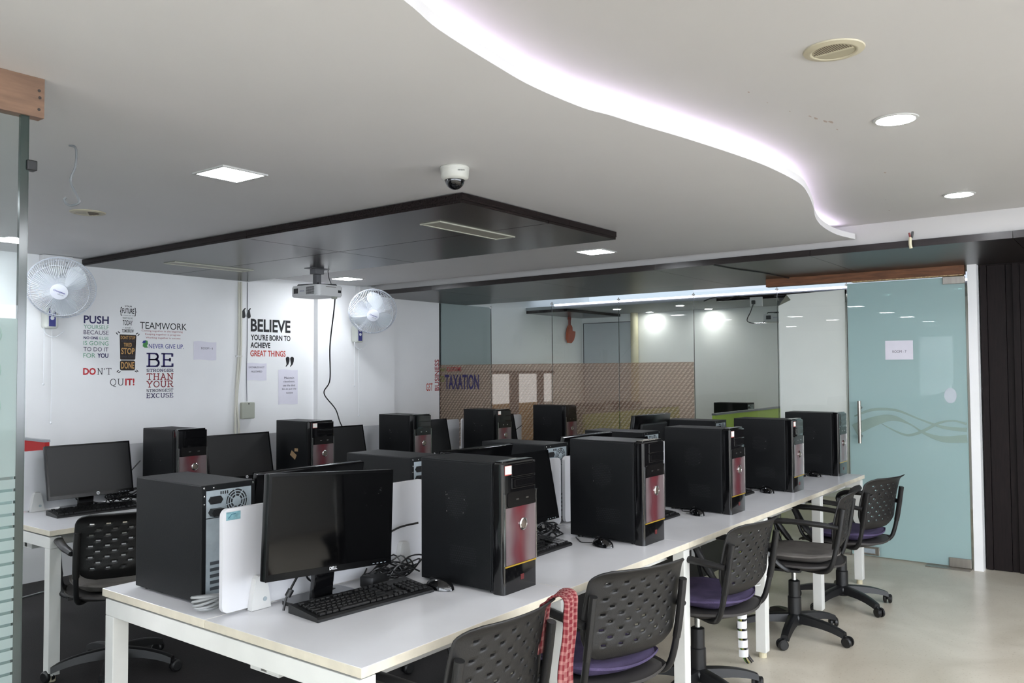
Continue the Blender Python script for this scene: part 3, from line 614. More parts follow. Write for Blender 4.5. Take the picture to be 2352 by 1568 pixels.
flat([(3.480, 1.728), (3.49, 1.745), (3.508, 1.748), (3.512, 1.735), (3.50, 1.725)], BLU, q, 'fist_top', .0008)
q = quote('wall lettering BE STRONGER THAN YOUR STRONGEST EXCUSE in slab letters')
slab('BE', 3.52, 3.75, 1.532, 1.652, VIO, q, F, .145, .10); slab('STRONGER', 3.52, 3.75, 1.495, 1.521, NAVY, q, F, .20, .14); slab('THAN', 3.52, 3.75, 1.43, 1.485, MAR, q, F, .14, .11)
slab('YOUR', 3.52, 3.75, 1.37, 1.425, MAR, q, F, .14, .11); slab('STRONGEST', 3.52, 3.75, 1.333, 1.359, GREY, q, F, .18, .13); slab('EXCUSE', 3.52, 3.75, 1.285, 1.325, NAVY, q, F, .16, .11)
q = quote('wall lettering BELIEVE YOU\'RE BORN TO ACHIEVE GREAT THINGS between big quote marks')
text('BELIEVE', 4.49, 4.925, 1.852, 1.968, K, q, F, .03); text("YOU'RE BORN TO", 4.49, 4.925, 1.775, 1.828, K, q, F, .03); text('ACHIEVE', 4.488, 4.70, 1.707, 1.757, K, q, F, .03); text('GREAT THINGS', 4.487, 4.87, 1.63, 1.685, ORG, q, F, .02)
def qm(cx, cz, s): 
    P = [(.0, -.02)]+[(.022*math.cos(R(a)), -.02+.022*math.sin(R(a))) for a in range(-200, 40, 20)]+[(.012, .03), (.024, .05), (.016, .052), (-.008, .03), (-.02, .0)]
    return flat([(cx+x*s, cz+z*s) for x, z in P[1:]], K, q, 'quote_mark')
for cx in (4.415, 4.468): qm(cx, 2.01, 1)
for cx in (4.895, 4.945): qm(cx, 1.59, -1)
def sheet(x0, x1, z0, z1, lab, lines, rz=0):
    t = thing('paper_notice', lab, 'notice', ((x0+x1)/2, YW-.001, (z0+z1)/2)); w_, h_ = (x1-x0)/2, (z1-z0)/2
    bb = B(); N_ = 6; vs = [[bb.bm.verts.new((-w_+2*w_*i/N_, -.002*abs(math.sin(i*1.7+j)), -h_+2*h_*j/N_+.004*math.sin(i))) for j in range(N_+1)] for i in range(N_+1)]
    for i in range(N_):
        for j in range(N_): bb.bm.faces.new((vs[i][j], vs[i+1][j], vs[i+1][j+1], vs[i][j+1]))
    bb.done('sheet', M_paper, t, smooth=True, recalc=False)
    for s_, a, c, z, hh in lines: text(s_, a-(x0+x1)/2, c-(x0+x1)/2, z-(z0+z1)/2, z+hh-(z0+z1)/2, GREY, t, ((0, -.0035, 0), (1, 0, 0), (0, 0, 1), (0, -1, 0)))
sheet(3.93, 4.145, 1.595, 1.75, 'white sheet reading ROOM - 6 taped beside the long cable drop', [('ROOM - 6', 4.0, 4.11, 1.685, .018)])
sheet(4.445, 4.66, 1.415, 1.57, 'white sheet reading EATABLES NOT ALLOWED under the red GREAT THINGS', [('EATABLES NOT', 4.47, 4.635, 1.525, .016), ('ALLOWED', 4.495, 4.61, 1.487, .016)])
sheet(4.79, 5.01, 1.19, 1.51, 'taller white sheet reading Maintain cleanliness, right of the eatables notice', [('Maintain', 4.855, 4.965, 1.425, .02), ('cleanliness,', 4.845, 4.975, 1.39, .02), ('use the dust', 4.84, 4.98, 1.355, .02), ('bin to put the', 4.83, 4.99, 1.32, .02), ('waste', 4.875, 4.95, 1.287, .016)])
# cables and box on the wall
cb = thing('cable_drop', 'pair of white cables running down the wall from the dark ceiling panel', 'cable', (4.357, YW-.012, 0))
for k, dx in enumerate((0, .022)): B().tube(smooth_path([(dx, 0, 2.29), (dx+.004, 0, 2.0), (dx-.002, -.004, 1.62), (dx-.03-.01*k, -.01, 1.25), (dx-.035+.012*k, -.015, 1.0), (dx-.04+.01*k, -.02, .74)]), .009, n=8).done('cable', M_wcable, cb, smooth=True)
B().box((.005, 0, 1.63), (.06, .02, .012)).done('cable_tie', M_wplas, cb)
t = B().tube(smooth_path([(4.452, YW-.004, 2.29), (4.455, YW-.005, 1.9), (4.448, YW-.005, 1.5), (4.452, YW-.006, 1.23)]), .003, n=6).done('thin_wire', mat('grey_wire', (.42, .43, .44))); tag(t, 'thin grey wire running from the ceiling panel to the grey wall box', 'wire')
t = thing('wall_box', 'small grey box fixed low on the wall under the quote', 'wall box', (4.447, YW-.021, 1.15))
B().box((0, 0, 0), (.13, .04, .145), bev=.008).done('cover', mat('grey_box', (.66, .67, .62), .5), t); B().cyl((0, -.0205, .06), (0, -.022, .06), .006, n=10).done('screw', K, t)
# ================================================================== PROJECTORS
def projector(loc, rz, lab, dz=0):
    t = thing('projector', lab, 'projector', loc, rz)
    L_, Wd, H = .33, .25, .085
    bd = B().prism(rrect(Wd, L_, .03, 5), (0, 0, 0), (1, 0, 0), (0, 1, 0), H)
    bmesh.ops.bevel(bd.bm, geom=[e for e in bd.bm.edges if abs(e.verts[0].co.z-e.verts[1].co.z) < 1e-6], offset=.008, segments=2, affect='EDGES')
    bd.done('housing', mat('projector_white', (.80, .80, .80), .35), t, smooth=True)
    x = -Wd/2
    B().rng(x-.002, x+.004, .075, .125, .025, .065).done('lens_window', M_gloss, t)
    b = B()
    for i in range(8):
        for j in range(7): b.rng(x-.0012, x+.001, -.118+i*.012, -.109+i*.012, .014+j*.0085, .0195+j*.0085)
    b.done('air_grille', mat('vent_hole_dark', (.10, .10, .11), .8), t)
    text('EPSON', -.05, .0, .038, .046, BLU, t, ((x-.0008, 0, 0), (0, -1, 0), (0, 0, 1), (-1, 0, 0)), .01)
    B().rng(-.05, .05, -L_/2-.001, -L_/2+.001, .068, .074).done('seam', M_gap, t)
    B().rng(.07, .10, -L_/2-.001, -L_/2+.002, .03, .05).done('socket', K, t)
    B().lathe([(.02, 0), (.024, -.008), (.02, -.014), (.004, -.016)], n=18, c=(.08, -.11, .001)).done('foot', mat('grey_box', (.66, .67, .62)), t, smooth=True)
    for sx, sy in ((-1, -1), (1, -1), (-1, 1), (1, 1)): B().tube([(0, 0, H+.02), (sx*.09, sy*.12, H+.012), (sx*.092, sy*.125, H)], .005, n=6).done('mount_arm', M_blackp, t)
    B().box((0, 0, H+.055), (.045, .05, .075), bev=.004).done('mount_joint', mat('mount_grey', (.42, .42, .43), .5, metal=.3), t)
    B().box((0, 0, H+.115), (.085, .07, .04), bev=.003).done('mount_bracket', mat('mount_grey', (.42, .42, .43)), t)
    B().box((0, 0, dz-.002 if dz else H+.137), (.17, .10, .003)).done('mount_plate', mat('mount_grey', (.42, .42, .43)), t)
    if dz: B().rng(-.02, .02, -.02, .02, H+.135, dz-.003).done('drop_pole', mat('mount_grey', (.42, .42, .43)), t)
    return t
projector((4.24, 5.14, 2.072), 0, 'white projector hanging under the dark ceiling panel', .224)
pt = B().tube(smooth_path([(4.32, 5.02, 2.075), (4.42, 5.15, 1.98), (4.55, 5.35, 1.7), (4.72, 5.55, 1.42), (4.80, 5.72, 1.3), (5.0, 5.8, 1.15), (5.05, 5.75, .98), (5.1, 5.5, .85), (5.08, 5.30, .745)], 8), .0055, n=8).done('projector_cable', M_cable, smooth=True); tag(pt, 'black cable hanging from the projector down to the rear bench', 'cable')
pt = B().tube(smooth_path([(4.36, 5.22, 2.12), (4.43, 5.20, 2.18), (4.42, 5.21, 2.24), (4.40, 5.20, 2.295)]), .003, n=6).done('projector_lead', M_cable, smooth=True); tag(pt, 'short black lead from the projector up to the dark panel', 'cable')
projector((8.62, 3.0, 1.985), 0, 'white projector seen through the glass beside the poster board', .27)
so_ = thing('power_socket', 'white socket box with black plug seen through the glass above the far projector', 'socket', (8.5, 3.23, 2.20))
B().box((0, 0, 0), (.03, .13, .10), bev=.003).done('box', M_wplas, so_); B().box((-.03, .02, -.005), (.035, .035, .04), bev=.006).done('plug', M_blackp, so_)
cb = thing('cable_loops', 'black looped cables around the far projector behind the glass', 'cable')
B().tube(smooth_path([(8.47, 3.25, 2.18), (8.47, 3.28, 2.1), (8.5, 3.33, 2.0), (8.5, 3.2, 1.97), (8.52, 3.12, 2.0)]), .005, n=6).done('cable', M_cable, cb); B().tube(smooth_path([(8.5, 3.3, 2.245), (8.5, 3.45, 2.27), (8.5, 3.55, 2.245), (8.5, 3.7, 2.27), (8.5, 3.82, 2.24)]), .006, n=6).done('cable', M_cable, cb)
# ================================================================== WALL FANS
def fan(loc, n, lab, spin=0, z_wall=YW, boxoff=(0, 0)):
    n = Vector(n).normalized()
    t = thing('wall_fan', lab, 'fan', loc); c = -n*0.0; u = Vector((0, 0, 1)).cross(n).normalized()*-1; u = n.cross(Vector((0, 0, 1))).normalized()*-1; v = n.cross(u); v = v if v.z > 0 else -v
    Rr = .222; g = B(); g2 = B()
    def P(r, a, d): return u*r*math.cos(a)+v*r*math.sin(a)+n*d
    NW = 84
    for k in range(NW):
        a = 2*math.pi*k/NW
        g.tube([P(.05, a, .075), P(.12, a, .072), P(.185, a, .055), P(.212, a, .02), P(Rr, a, -.005)], .0019, n=3)
        g2.tube([P(Rr, a, -.005), P(.214, a, -.045), P(.18, a, -.075), P(.05, a, -.085)], .0014, n=3)
    for r, d, w_ in ((.185, .056, .0022), (Rr, -.004, .0045)): g.tube([P(r, 2*math.pi*k/48, d) for k in range(48)], w_, n=5, closed=True)
    for r, d, w_ in ((Rr, -.010, .0045), (.18, -.075, .002)): g2.tube([P(r, 2*math.pi*k/48, d) for k in range(48)], w_, n=5, closed=True)
    g.done('front_guard', M_wire, t, smooth=True); g2.done('rear_guard', M_wire, t, smooth=True)
    for k in range(3):
        b = B(); a0 = spin+2*math.pi*k/3; ra = []
        for i in range(9):
            r = .03+.17*i/8; row = []
            wd = [.25, .42, .55, .60, .60, .56, .48, .36, .18][i]
            for j in range(7):
                f = j/6-.5; a = a0+f*wd*2+.35*(r/.2); row.append(b.bm.verts.new(P(r, a, .01-.035*f*(1 if r > .04 else .4))))
            ra.append(row)
        for i in range(8):
            for j in range(6): b.bm.faces.new((ra[i][j], ra[i+1][j], ra[i+1][j+1], ra[i][j+1]))
        b.done('blade', M_blade, t, smooth=True, recalc=False)
    B().lathe([(.035, -.03), (.036, .03), (.03, .04), (.001, .04)], n=24, ax=n).done('blade_hub', M_fanw, t, smooth=True)
    B().lathe([(.052, .068), (.058, .076), (.056, .082), (.03, .086), (.001, .087)], n=32, ax=n).done('centre_cap', mat('cap_white', (.88, .89, .92), .3), t, smooth=True)
    ca, sa = math.cos(R(-22)), math.sin(R(-22)); tu = u*ca+v*sa; tv = -u*sa+v*ca
    if tu.x < 0: tu, tv = -tu, tv
    text('Crompton', -.038, .038, -.006, .012, BLU, t, (n*.0875, tu, tv, n), .02); text('GREAVES', -.004, .034, -.018, -.012, GREY, t, (n*.0875, tu, tv, n))
    B().lathe([(.03, -.20), (.055, -.18), (.06, -.12), (.05, -.09), (.02, -.088)], n=24, ax=n).done('motor_housing', M_fanw, t, smooth=True)
    wy = z_wall-loc[1]; m0 = -n*.17
    B().tube([m0, Vector((m0.x+.0, m0.y+.02, m0.z-.10)), Vector((.03, wy-.06, -.18))], .022, n=10).done('neck', M_fanw, t, smooth=True)
    cb_ = B().box((.04, wy-.045, -.195), (.095, .085, .16), bev=.02, seg=3).done('control_box', mat('fan_body', (.84, .85, .82), .4), t, smooth=True)
    B().rng(.015, .062, wy-.0895, wy-.088, -.26, -.13).done('label_plate', M_blue, t)
    B().lathe([(.014, 0), (.012, -.004), (.001, -.004)], n=16, c=(.038, wy-.0895, -.20), ax=(0, 1, 0)).done('dial', M_fanw, t)
    cz = -.27
    for dx, ln in ((-.0, .40), (.055, .68)):
        B().tube([(dx, wy-.05, cz), (dx, wy-.05, cz-ln)], .0018, n=5).done('pull_cord', M_fanw, t)
        B().ball((dx, wy-.05, cz-ln-.006), .008, (1, 1, 1.3), 10).done('cord_bead', M_fanw, t, smooth=True)
    B().tube(smooth_path([(.0, wy-.04, -.24), (.01, wy-.05, -.31), (.07, wy-.06, -.335), (.14, wy-.05, -.29)]), .0035, n=6).done('cord_loop', M_fanw, t, smooth=True)
    return t
fan((2.717, 6.05, 2.087), (-.50, -.78, -.42), 'white wall fan at the left end, left of the PUSH lettering', .4)
f2_ = fan((5.62, 5.98, 2.072), (-.55, -.72, -.52), 'white wall fan right of the projector, near the patterned glass', 1.2, YW-.06)
f2_.scale = (1.07, 1, 1.07)
for (x, y, lab) in ((2.80, YW, 'white switch box on the wall above the left fan'), (5.78, YW-.06, 'white switch box on the wall above the right fan')):
    t = thing('switch_box', lab, 'switch box', (x, y-.035, 2.305)); B().box((0, 0, 0), (.21, .068, .082), bev=.004).done('cover', M_wplas, t)
    for dx in (-.02, .06): B().cyl((dx, -.0335, -.005), (dx, -.036, -.005), .005, n=8).done('screw', K, t)
t = B().tube(smooth_path([(5.84, 6.22, 2.285), (5.87, 6.2, 2.28), (5.9, 6.17, 2.26), (5.91, 6.15, 2.2), (5.91, 6.12, 2.12)]), .004, n=6).done('fan_lead', M_fanw, smooth=True); tag(t, 'white lead from the switch box to the right wall fan', 'cable')
# ================================================================== BENCHES
def top_slab(x0, x1, y0, y1, z, par):
    b = B().rng(x0, x1, y0, y1, z-.026, z, bev=.0015); o = b.done('tabletop', M_white, par); o.data.materials.append(M_edge)
    for p in o.data.polygons:
        if abs(p.normal.z) < .5: p.material_index = 1
    return o
def bench(x0, y0, pitch, z, lab, group=None):
    t = thing('workbench', lab, 'desk', (x0, y0, 0)); D = 1.3
    for i in range(5):
        top_slab(i*pitch+(.0008 if i else 0), (i+1)*pitch-(.0008 if i < 4 else 0), 0, .684, z, t); top_slab(i*pitch+(.0008 if i else 0), (i+1)*pitch-(.0008 if i < 4 else 0), .686, D, z, t)
    zb = z-.034
    for i in range(6):
        x = min(max(i*pitch-.028, .006), 5*pitch-.062)
        for y in (.012, D-.065):
            if y > .5 and i in (1, 2, 4): continue
            lg_ = B().rng(x, x+.055, y, y+.053, .03, zb-.056 if i in (0, 5) else zb, bev=.002).done('leg', M_powder, t)
            B().cyl((x+.027, y+.027, 0), (x+.027, y+.027, .03), .02, n=14).done('levelling_foot', M_cream, lg_)
        if i in (0, 5): B().rng(x, x+.055, .012, D-.012, zb-.0555, zb, bev=.002).done('end_beam', M_powder, t)
    for y in (.11, D-.15): B().rng(.078, 5*pitch-.078, y, y+.04, zb-.055, zb-.002).done('long_beam', M_powder, t)
    for k in range(4): B().rng(.03, .06, .2+k*.3, .22+k*.3, zb+.0005, z-.0265).done('spacer', M_powder, t)
    tr = B(); xa, xb, ya, yb, za, zc = .13, 5*pitch-.1, .50, .64, z-.17, z-.07
    tr.rng(xa, xb, ya, ya+.004, za, zc); tr.rng(xa, xb, yb-.004, yb, za, zc); tr.rng(xa, xb, ya+.004, yb-.004, za, za+.004); tr.rng(xa+.001, xa+.004, ya+.004, ya+.06, za+.004, zc); tr.rng(xa+.001, xa+.004, yb-.05, yb-.004, za+.004, zc)
    tr.done('cable_tray', M_powder, t); return t
bench(1.44, 1.572, .938, .75, 'long white double-sided desk bench nearest the camera, black computers along it')
bench(1.857, 4.216, .938, .73, 'second long white desk bench, near the lettered wall')
def divider(x0, x1, y, z0, z1, lab, grp, sticker=False):
    t = thing('desk_divider', lab, 'desk divider', ((x0+x1)/2, y, z0), group=grp); w_ = x1-x0
    B().prism(rrect(w_, z1-z0-.008, .022, 5, 0, (z1-z0)/2+.004), (0, .008, 0), (1, 0, 0), (0, 0, 1), .016).done('panel', M_div, t)
    for sx in (-1, 1):
        xx = sx*(w_/2-.125)
        for sy in (-1, 1):
            b = B().prism([(-.036, .0008), (.036, .0008), (.032, .03), (.02, .095), (.012, .104), (-.012, .104), (-.02, .095), (-.032, .03)], (xx, (-.0085 if sy < 0 else .0305), 0), (1, 0, 0), (0, 0, 1), .022)
            br = b.done('bracket', mat('bracket_grey', (.76, .76, .75), .4), t)
            B().cyl((xx+.012, sy*.0306, .03), (xx+.012, sy*.033, .03), .007, n=12).done('screw', M_zinc, br)
    if sticker:
        s_ = B().rng(-w_/2+.012, -w_/2+.062, -.0093, -.0083, z1-z0-.035, z1-z0-.010).done('sticker', mat('teal_sticker', (.45, .60, .63), .4, noise=.3, nscale=60), t)
        B().tube([(-w_/2+.018, -.0095, z1-z0-.029), (-w_/2+.03, -.0095, z1-z0-.018), (-w_/2+.045, -.0095, z1-z0-.016)], .0012, n=4).done('sticker_drawing', mat('teal_dark', (.18, .38, .45), .4), s_)
    return t
dlab = ['white desk divider at the near end of the front bench, with a small teal sticker', 'white desk divider on the front bench behind the nearest black tower', 'white desk divider in the middle of the front bench', 'fourth white divider from the near end of the front bench', 'white desk divider at the door end of the front bench']
for i in range(5):
    divider(1.485+i*.935, 1.485+i*.935+(.90 if i else .885), 2.243, .7505, 1.073, dlab[i], 'dividers of the front bench', i == 0)
dlab = ['white desk divider behind the leftmost monitor on the second bench', 'white desk divider on the second bench behind its second monitor', 'white desk divider in the middle of the second bench', 'white desk divider on the second bench, in front of the word sticker', 'white desk divider at the glass end of the second bench']
for i in range(5): divider(1.95+i*.93, 1.95+i*.93+.895, 4.888, .7305, 1.062, dlab[i], 'dividers of the second bench')
t = thing('red_screen', 'red fabric screen with a grey rail behind the second bench at the far left', 'screen', (2.16, 4.95, 0))
B().rng(-.012, .012, 0, .62, .80, 1.10).done('fabric', mat('red_fabric', (.62, .10, .10), .85, bump=.2, bscale=300), t); B().rng(-.016, .016, 0, .62, 1.10, 1.113).done('rail', mat('alu_rail', (.55, .56, .58), .35, metal=.6), t); B().rng(-.016, .016, .02, .06, .7305, .80).done('foot', M_powder, t); B().rng(-.016, .016, .4, .44, .7305, .80).done('foot', M_powder, t)
# ================================================================== COMPUTERS
def dots(b, pts, r, nrm='x'):
    for (x, y, z) in pts:
        vs = []
        for k in range(6):
            a = k*math.pi/3; vs.append(b.bm.verts.new((x, y+r*math.cos(a), z+r*math.sin(a)) if nrm == 'x' else (x+r*math.cos(a), y, z+r*math.sin(a))))
        b.bm.faces.new(vs)
M_hole = mat('vent_hole_dark', (.01, .01, .01), .9)
M_label = mat('sticker_white', (.86, .85, .82), .6)
def tower_front(lab, loc, grp):
    t = thing('computer_tower', lab, 'computer', loc, group=grp); Wd, D, H = .19, .37, .438
    x0 = -Wd/2
    B().rng(x0+.003, -x0-.003, .045, D, .008, H-.004, bev=.003).done('case', M_black, t)
    sp = B().rng(x0, x0+.0028, .05, D-.006, .014, H-.012, bev=.001).done('side_panel', M_black, t)
    b = B(); pts = []
    for i in range(14):
        for j in range(14):
            yy, zz = .20+(i-6.5)*.0075, .285+(j-6.5)*.0075
            if (i-6.5)**2+(j-6.5)**2 < 44: pts.append((x0-.0004, yy+(j % 2)*.0035, zz))
    for i in range(14):
        for j in range(8): pts.append((x0-.0004, .17+(i-6.5)*.0085+(j % 2)*.004, .115+(j-4)*.008))
    dots(b, pts, .0022); b.done('vent_holes', M_hole, sp, recalc=False)['kind'] = 'stuff'
    b = B(); dots(b, [(x0-.0007, .25, .32), (x0-.0007, .248, .311), (x0-.0007, .243, .313), (x0-.0007, .235, .30), (x0-.0007, .165, .30), (x0-.0007, .17, .255), (x0-.0007, .245, .255)], .0022); b.done('rivets', M_chrome, sp, recalc=False)['kind'] = 'stuff'
    bz = B().prism(rrect(Wd, .05, .012, 4, 0, .022), (0, 0, 0), (1, 0, 0), (0, 1, 0), H)
    bmesh.ops.bevel(bz.bm, geom=[e for e in bz.bm.edges if e.verts[0].co.z > H-.001 and e.verts[1].co.z > H-.001], offset=.009, segments=3, affect='EDGES')
    bz.done('front_bezel', M_gloss, t, smooth=True)
    yf = -.003
    for (za, zb_, nm) in ((.385, .425, 'drive_cover'), (.345, .381, 'drive_cover')): B().rng(x0+.045, -x0-.012, yf-.003, yf+.002, za, zb_, bev=.001).done(nm, M_gloss, t)
    B().rng(x0+.06, -x0-.025, yf-.0042, yf-.0032, .352, .374, bev=.0004).done('floppy_cover', M_gloss, t)
    B().prism(rrect(.158, .05, .012, 4, .006, .309), (0, yf+.001, 0), (1, 0, 0), (0, 0, 1), .004).done('port_panel', mat('smoked_plastic', (.06, .055, .055), .2), t)
    for xx in (-.02, .035): B().rng(xx-.007, xx+.007, yf-.0042, yf-.003, .306, .311).done('port', M_chrome, t)
    B().rng(x0+.012, -x0-.008, yf-.001, yf+.003, .094, .283).done('front_panel', M_maroon, t)
    for xx in (x0+.006, -x0-.010): B().rng(xx, xx+.004, yf-.004, yf+.003, .094, .33).done('silver_strip', M_chrome, t)
    B().box((.0, yf-.0005, .091), (.172, .005, .0045)).done('gold_strip', M_gold, t)
    pb_ = B().lathe([(.021, 0), (.021, .004), (.017, .006), (.0155, .003)], n=28, c=(.012, yf-.001, .222), ax=(0, -1, 0)).done('power_ring', M_chrome, t, smooth=True)
    B().lathe([(.0145, .0035), (.013, .006), (.001, .007)], n=24, c=(.012, yf-.001, .222), ax=(0, -1, 0)).done('power_button', mat('button_silver', (.55, .5, .46), .3, metal=.8), pb_, smooth=True)
    s_ = B().rng(x0+.009, x0+.047, yf-.0009, yf-.0002, .392, .424).done('sticker_border', mat('sticker_edge', (.62, .27, .24), .6), t); B().rng(x0+.0105, x0+.0455, yf-.0014, yf-.001, .3955, .4225).done('sticker', M_label, s_)
    lg_ = B().box((.008, yf-.0008, .045), (.018, .001, .018)).done('logo', mat('logo_red', (.34, .11, .11), .4), t)
    B().rng(.02, .06, .05, .062, H-.0038, H-.003).done('top_sticker', M_label, t)
    for sx in (-1, 1):
        for yy in (.06, D-.04): B().cyl((sx*.07, yy, 0), (sx*.07, yy, .0085), .012, n=12).done('foot', M_blackp, t)
    return t
NT = 5
tl = ['black computer tower nearest the camera on the front bench, grey-maroon panel', 'black tower second from the near end of the front bench, mouse beside it', 'black tower in the middle of the front bench, grey-white scuff on its side', 'black tower second from the door end of the front bench', 'black tower nearest the glass door on the front bench']
TX = [2.172, 3.128, 4.052, 5.0, 5.937]
T0 = tower_front(tl[0], (TX[0]+.095, 1.695, .75), 'front row towers on the near bench')
for i in range(1, 5): dup(T0, (TX[i]+.097, 1.69, .75), 0, tl[i], skip=('sticker_border',) if i in (1, 4) else ())
bl = ['black tower between the first two monitors of the second bench', 'black tower below the lettered wall with tan tape on its side', 'black tower on the second bench below the right wall fan', 'black tower on the second bench before the word TAXATION', 'black tower last on the second bench, nearest the green desks behind glass']
BX = [2.59, 3.52, 4.45, 5.42, 6.41]
for i in range(5): dup(T0, (BX[i]+.095, 4.34-(.02*i), .73), 0, bl[i], 'towers on the second bench', skip=('sticker_border',) if i in (0, 2, 4) else ())
# tape on the second back tower, scuff on third front tower are separate small marks
tp_ = B().box((3.519-.001, 4.50, .94), (.001, .06, .035), rot=(R(30), 0, 0)).box((3.519-.001, 4.47, .975), (.001, .035, .02)).done('tape_scrap', mat('tan_tape', (.55, .45, .33), .7)); tag(tp_, 'scrap of tan tape stuck on the side of a tower on the second bench', 'tape')
def tower_rear(lab, loc, grp, H=.38, Wd=.195, D=.40):
    t = thing('computer_tower', lab, 'computer', loc, group=grp); x0 = -Wd/2
    B().rng(x0, -x0, 0.004, D, .008, H, bev=.004).done('case', M_black, t)
    # rear frame and metal plates (rear faces the camera side, local -y)
    b = B(); b.rng(x0, -x0, 0, .0035, H-.018, H); b.rng(x0, x0+.014, 0, .0035, .008, H-.018); b.rng(-x0-.012, -x0, 0, .0035, .008, H-.018); b.done('rear_frame', M_black, t)
    ps = B().rng(x0+.015, -x0-.013, .001, .0038, H-.105, H-.019).done('power_supply_plate', M_zinc, t)
    B().rng(x0+.015, -x0-.013, .001, .0038, .02, H-.108).done('io_plate', M_zinc, t)
    cx, cz = .028, H-.062; g = B()
    B().lathe([(.042, 0), (.042, .0008), (.001, .0008)], n=32, c=(cx, .0008, cz), ax=(0, -1, 0)).done('fan_opening', M_hole, ps)
    for r in (.041, .033, .024): g.tube([(cx+r*math.cos(a), -.001, cz+r*math.sin(a)) for a in [i*math.pi/18 for i in range(36)]], .0018, n=4, closed=True)
    for k in range(8): a = k*math.pi/4+.2; g.tube([(cx+.012*math.cos(a), -.001, cz+.012*math.sin(a)), (cx+.042*math.cos(a), -.001, cz+.042*math.sin(a))], .0018, n=4)
    g.lathe([(.016, 0), (.016, .002), (.001, .002)], n=20, c=(cx, -.0005, cz), ax=(0, -1, 0)); g.done('fan_grille', M_zinc, ps)
    for zz, nm in ((H-.05, 'power_inlet'), (H-.088, 'power_plug')):
        B().prism([(-.026, 0), (-.018, .012), (.018, .012), (.026, 0), (.018, -.012), (-.018, -.012)], (x0+.048, .001, zz), (1, 0, 0), (0, 0, 1), .004 if nm == 'power_inlet' else .022).done(nm, M_blackp, ps)
    b = B()
    for k in range(4): b.rng(x0+.066+k*.008, x0+.070+k*.008, .0002, .001, H-.034, H-.024)
    b.done('slot', M_hole, ps)
    for q in ((x0+.006, H-.009), (-x0-.008, H-.009), (x0+.007, H-.035), (x0+.007, H-.06), (x0+.04, H-.01)): B().lathe([(.0035, 0), (.003, .0025), (.001, .003)], n=10, c=(q[0], 0, q[1]), ax=(0, -1, 0)).done('screw', M_chrome, t)
    for k in range(5): B().rng(x0+.03, -x0-.05, -.0005, .001, .045+k*.02, .055+k*.02).done('expansion_slot', mat('slot_metal', (.4, .42, .44), .4, metal=.8), t)
    b = B()
    for sx in (-1, 1):
        for yy in (.04, D-.04): b.cyl((sx*.07, yy, 0), (sx*.07, yy, .0085), .012, n=12)
    b.done('foot', M_blackp, t)
    return t
rl = ['black tower at the near end seen from behind, metal fan plate beside the divider', 'low black tower from behind with a yellow label', 'low black tower from behind, fan grille beside the second big tower', 'low black tower from behind, between the second and third big towers', 'low black tower from behind with fan grille, above the fourth big tower']
RX = [1.51, 2.50, 3.30, 4.27, 5.50]; RY = [2.385, 2.43, 2.31, 2.30, 2.40]
R0 = tower_rear(rl[0], (RX[0]+.098, RY[0], .75), 'towers facing away on the near bench')
for i in range(1, 5): dup(R0, (RX[i]+.1, RY[i], .75), 0, rl[i])
yl = B().rng(2.545, 2.60, 2.4265, 2.4285, 1.035, 1.05).done('yellow_label', mat('yellow_label', (.85, .82, .15), .6)); tag(yl, 'small yellow label on the metal back of the low tower behind the nearest one', 'label')
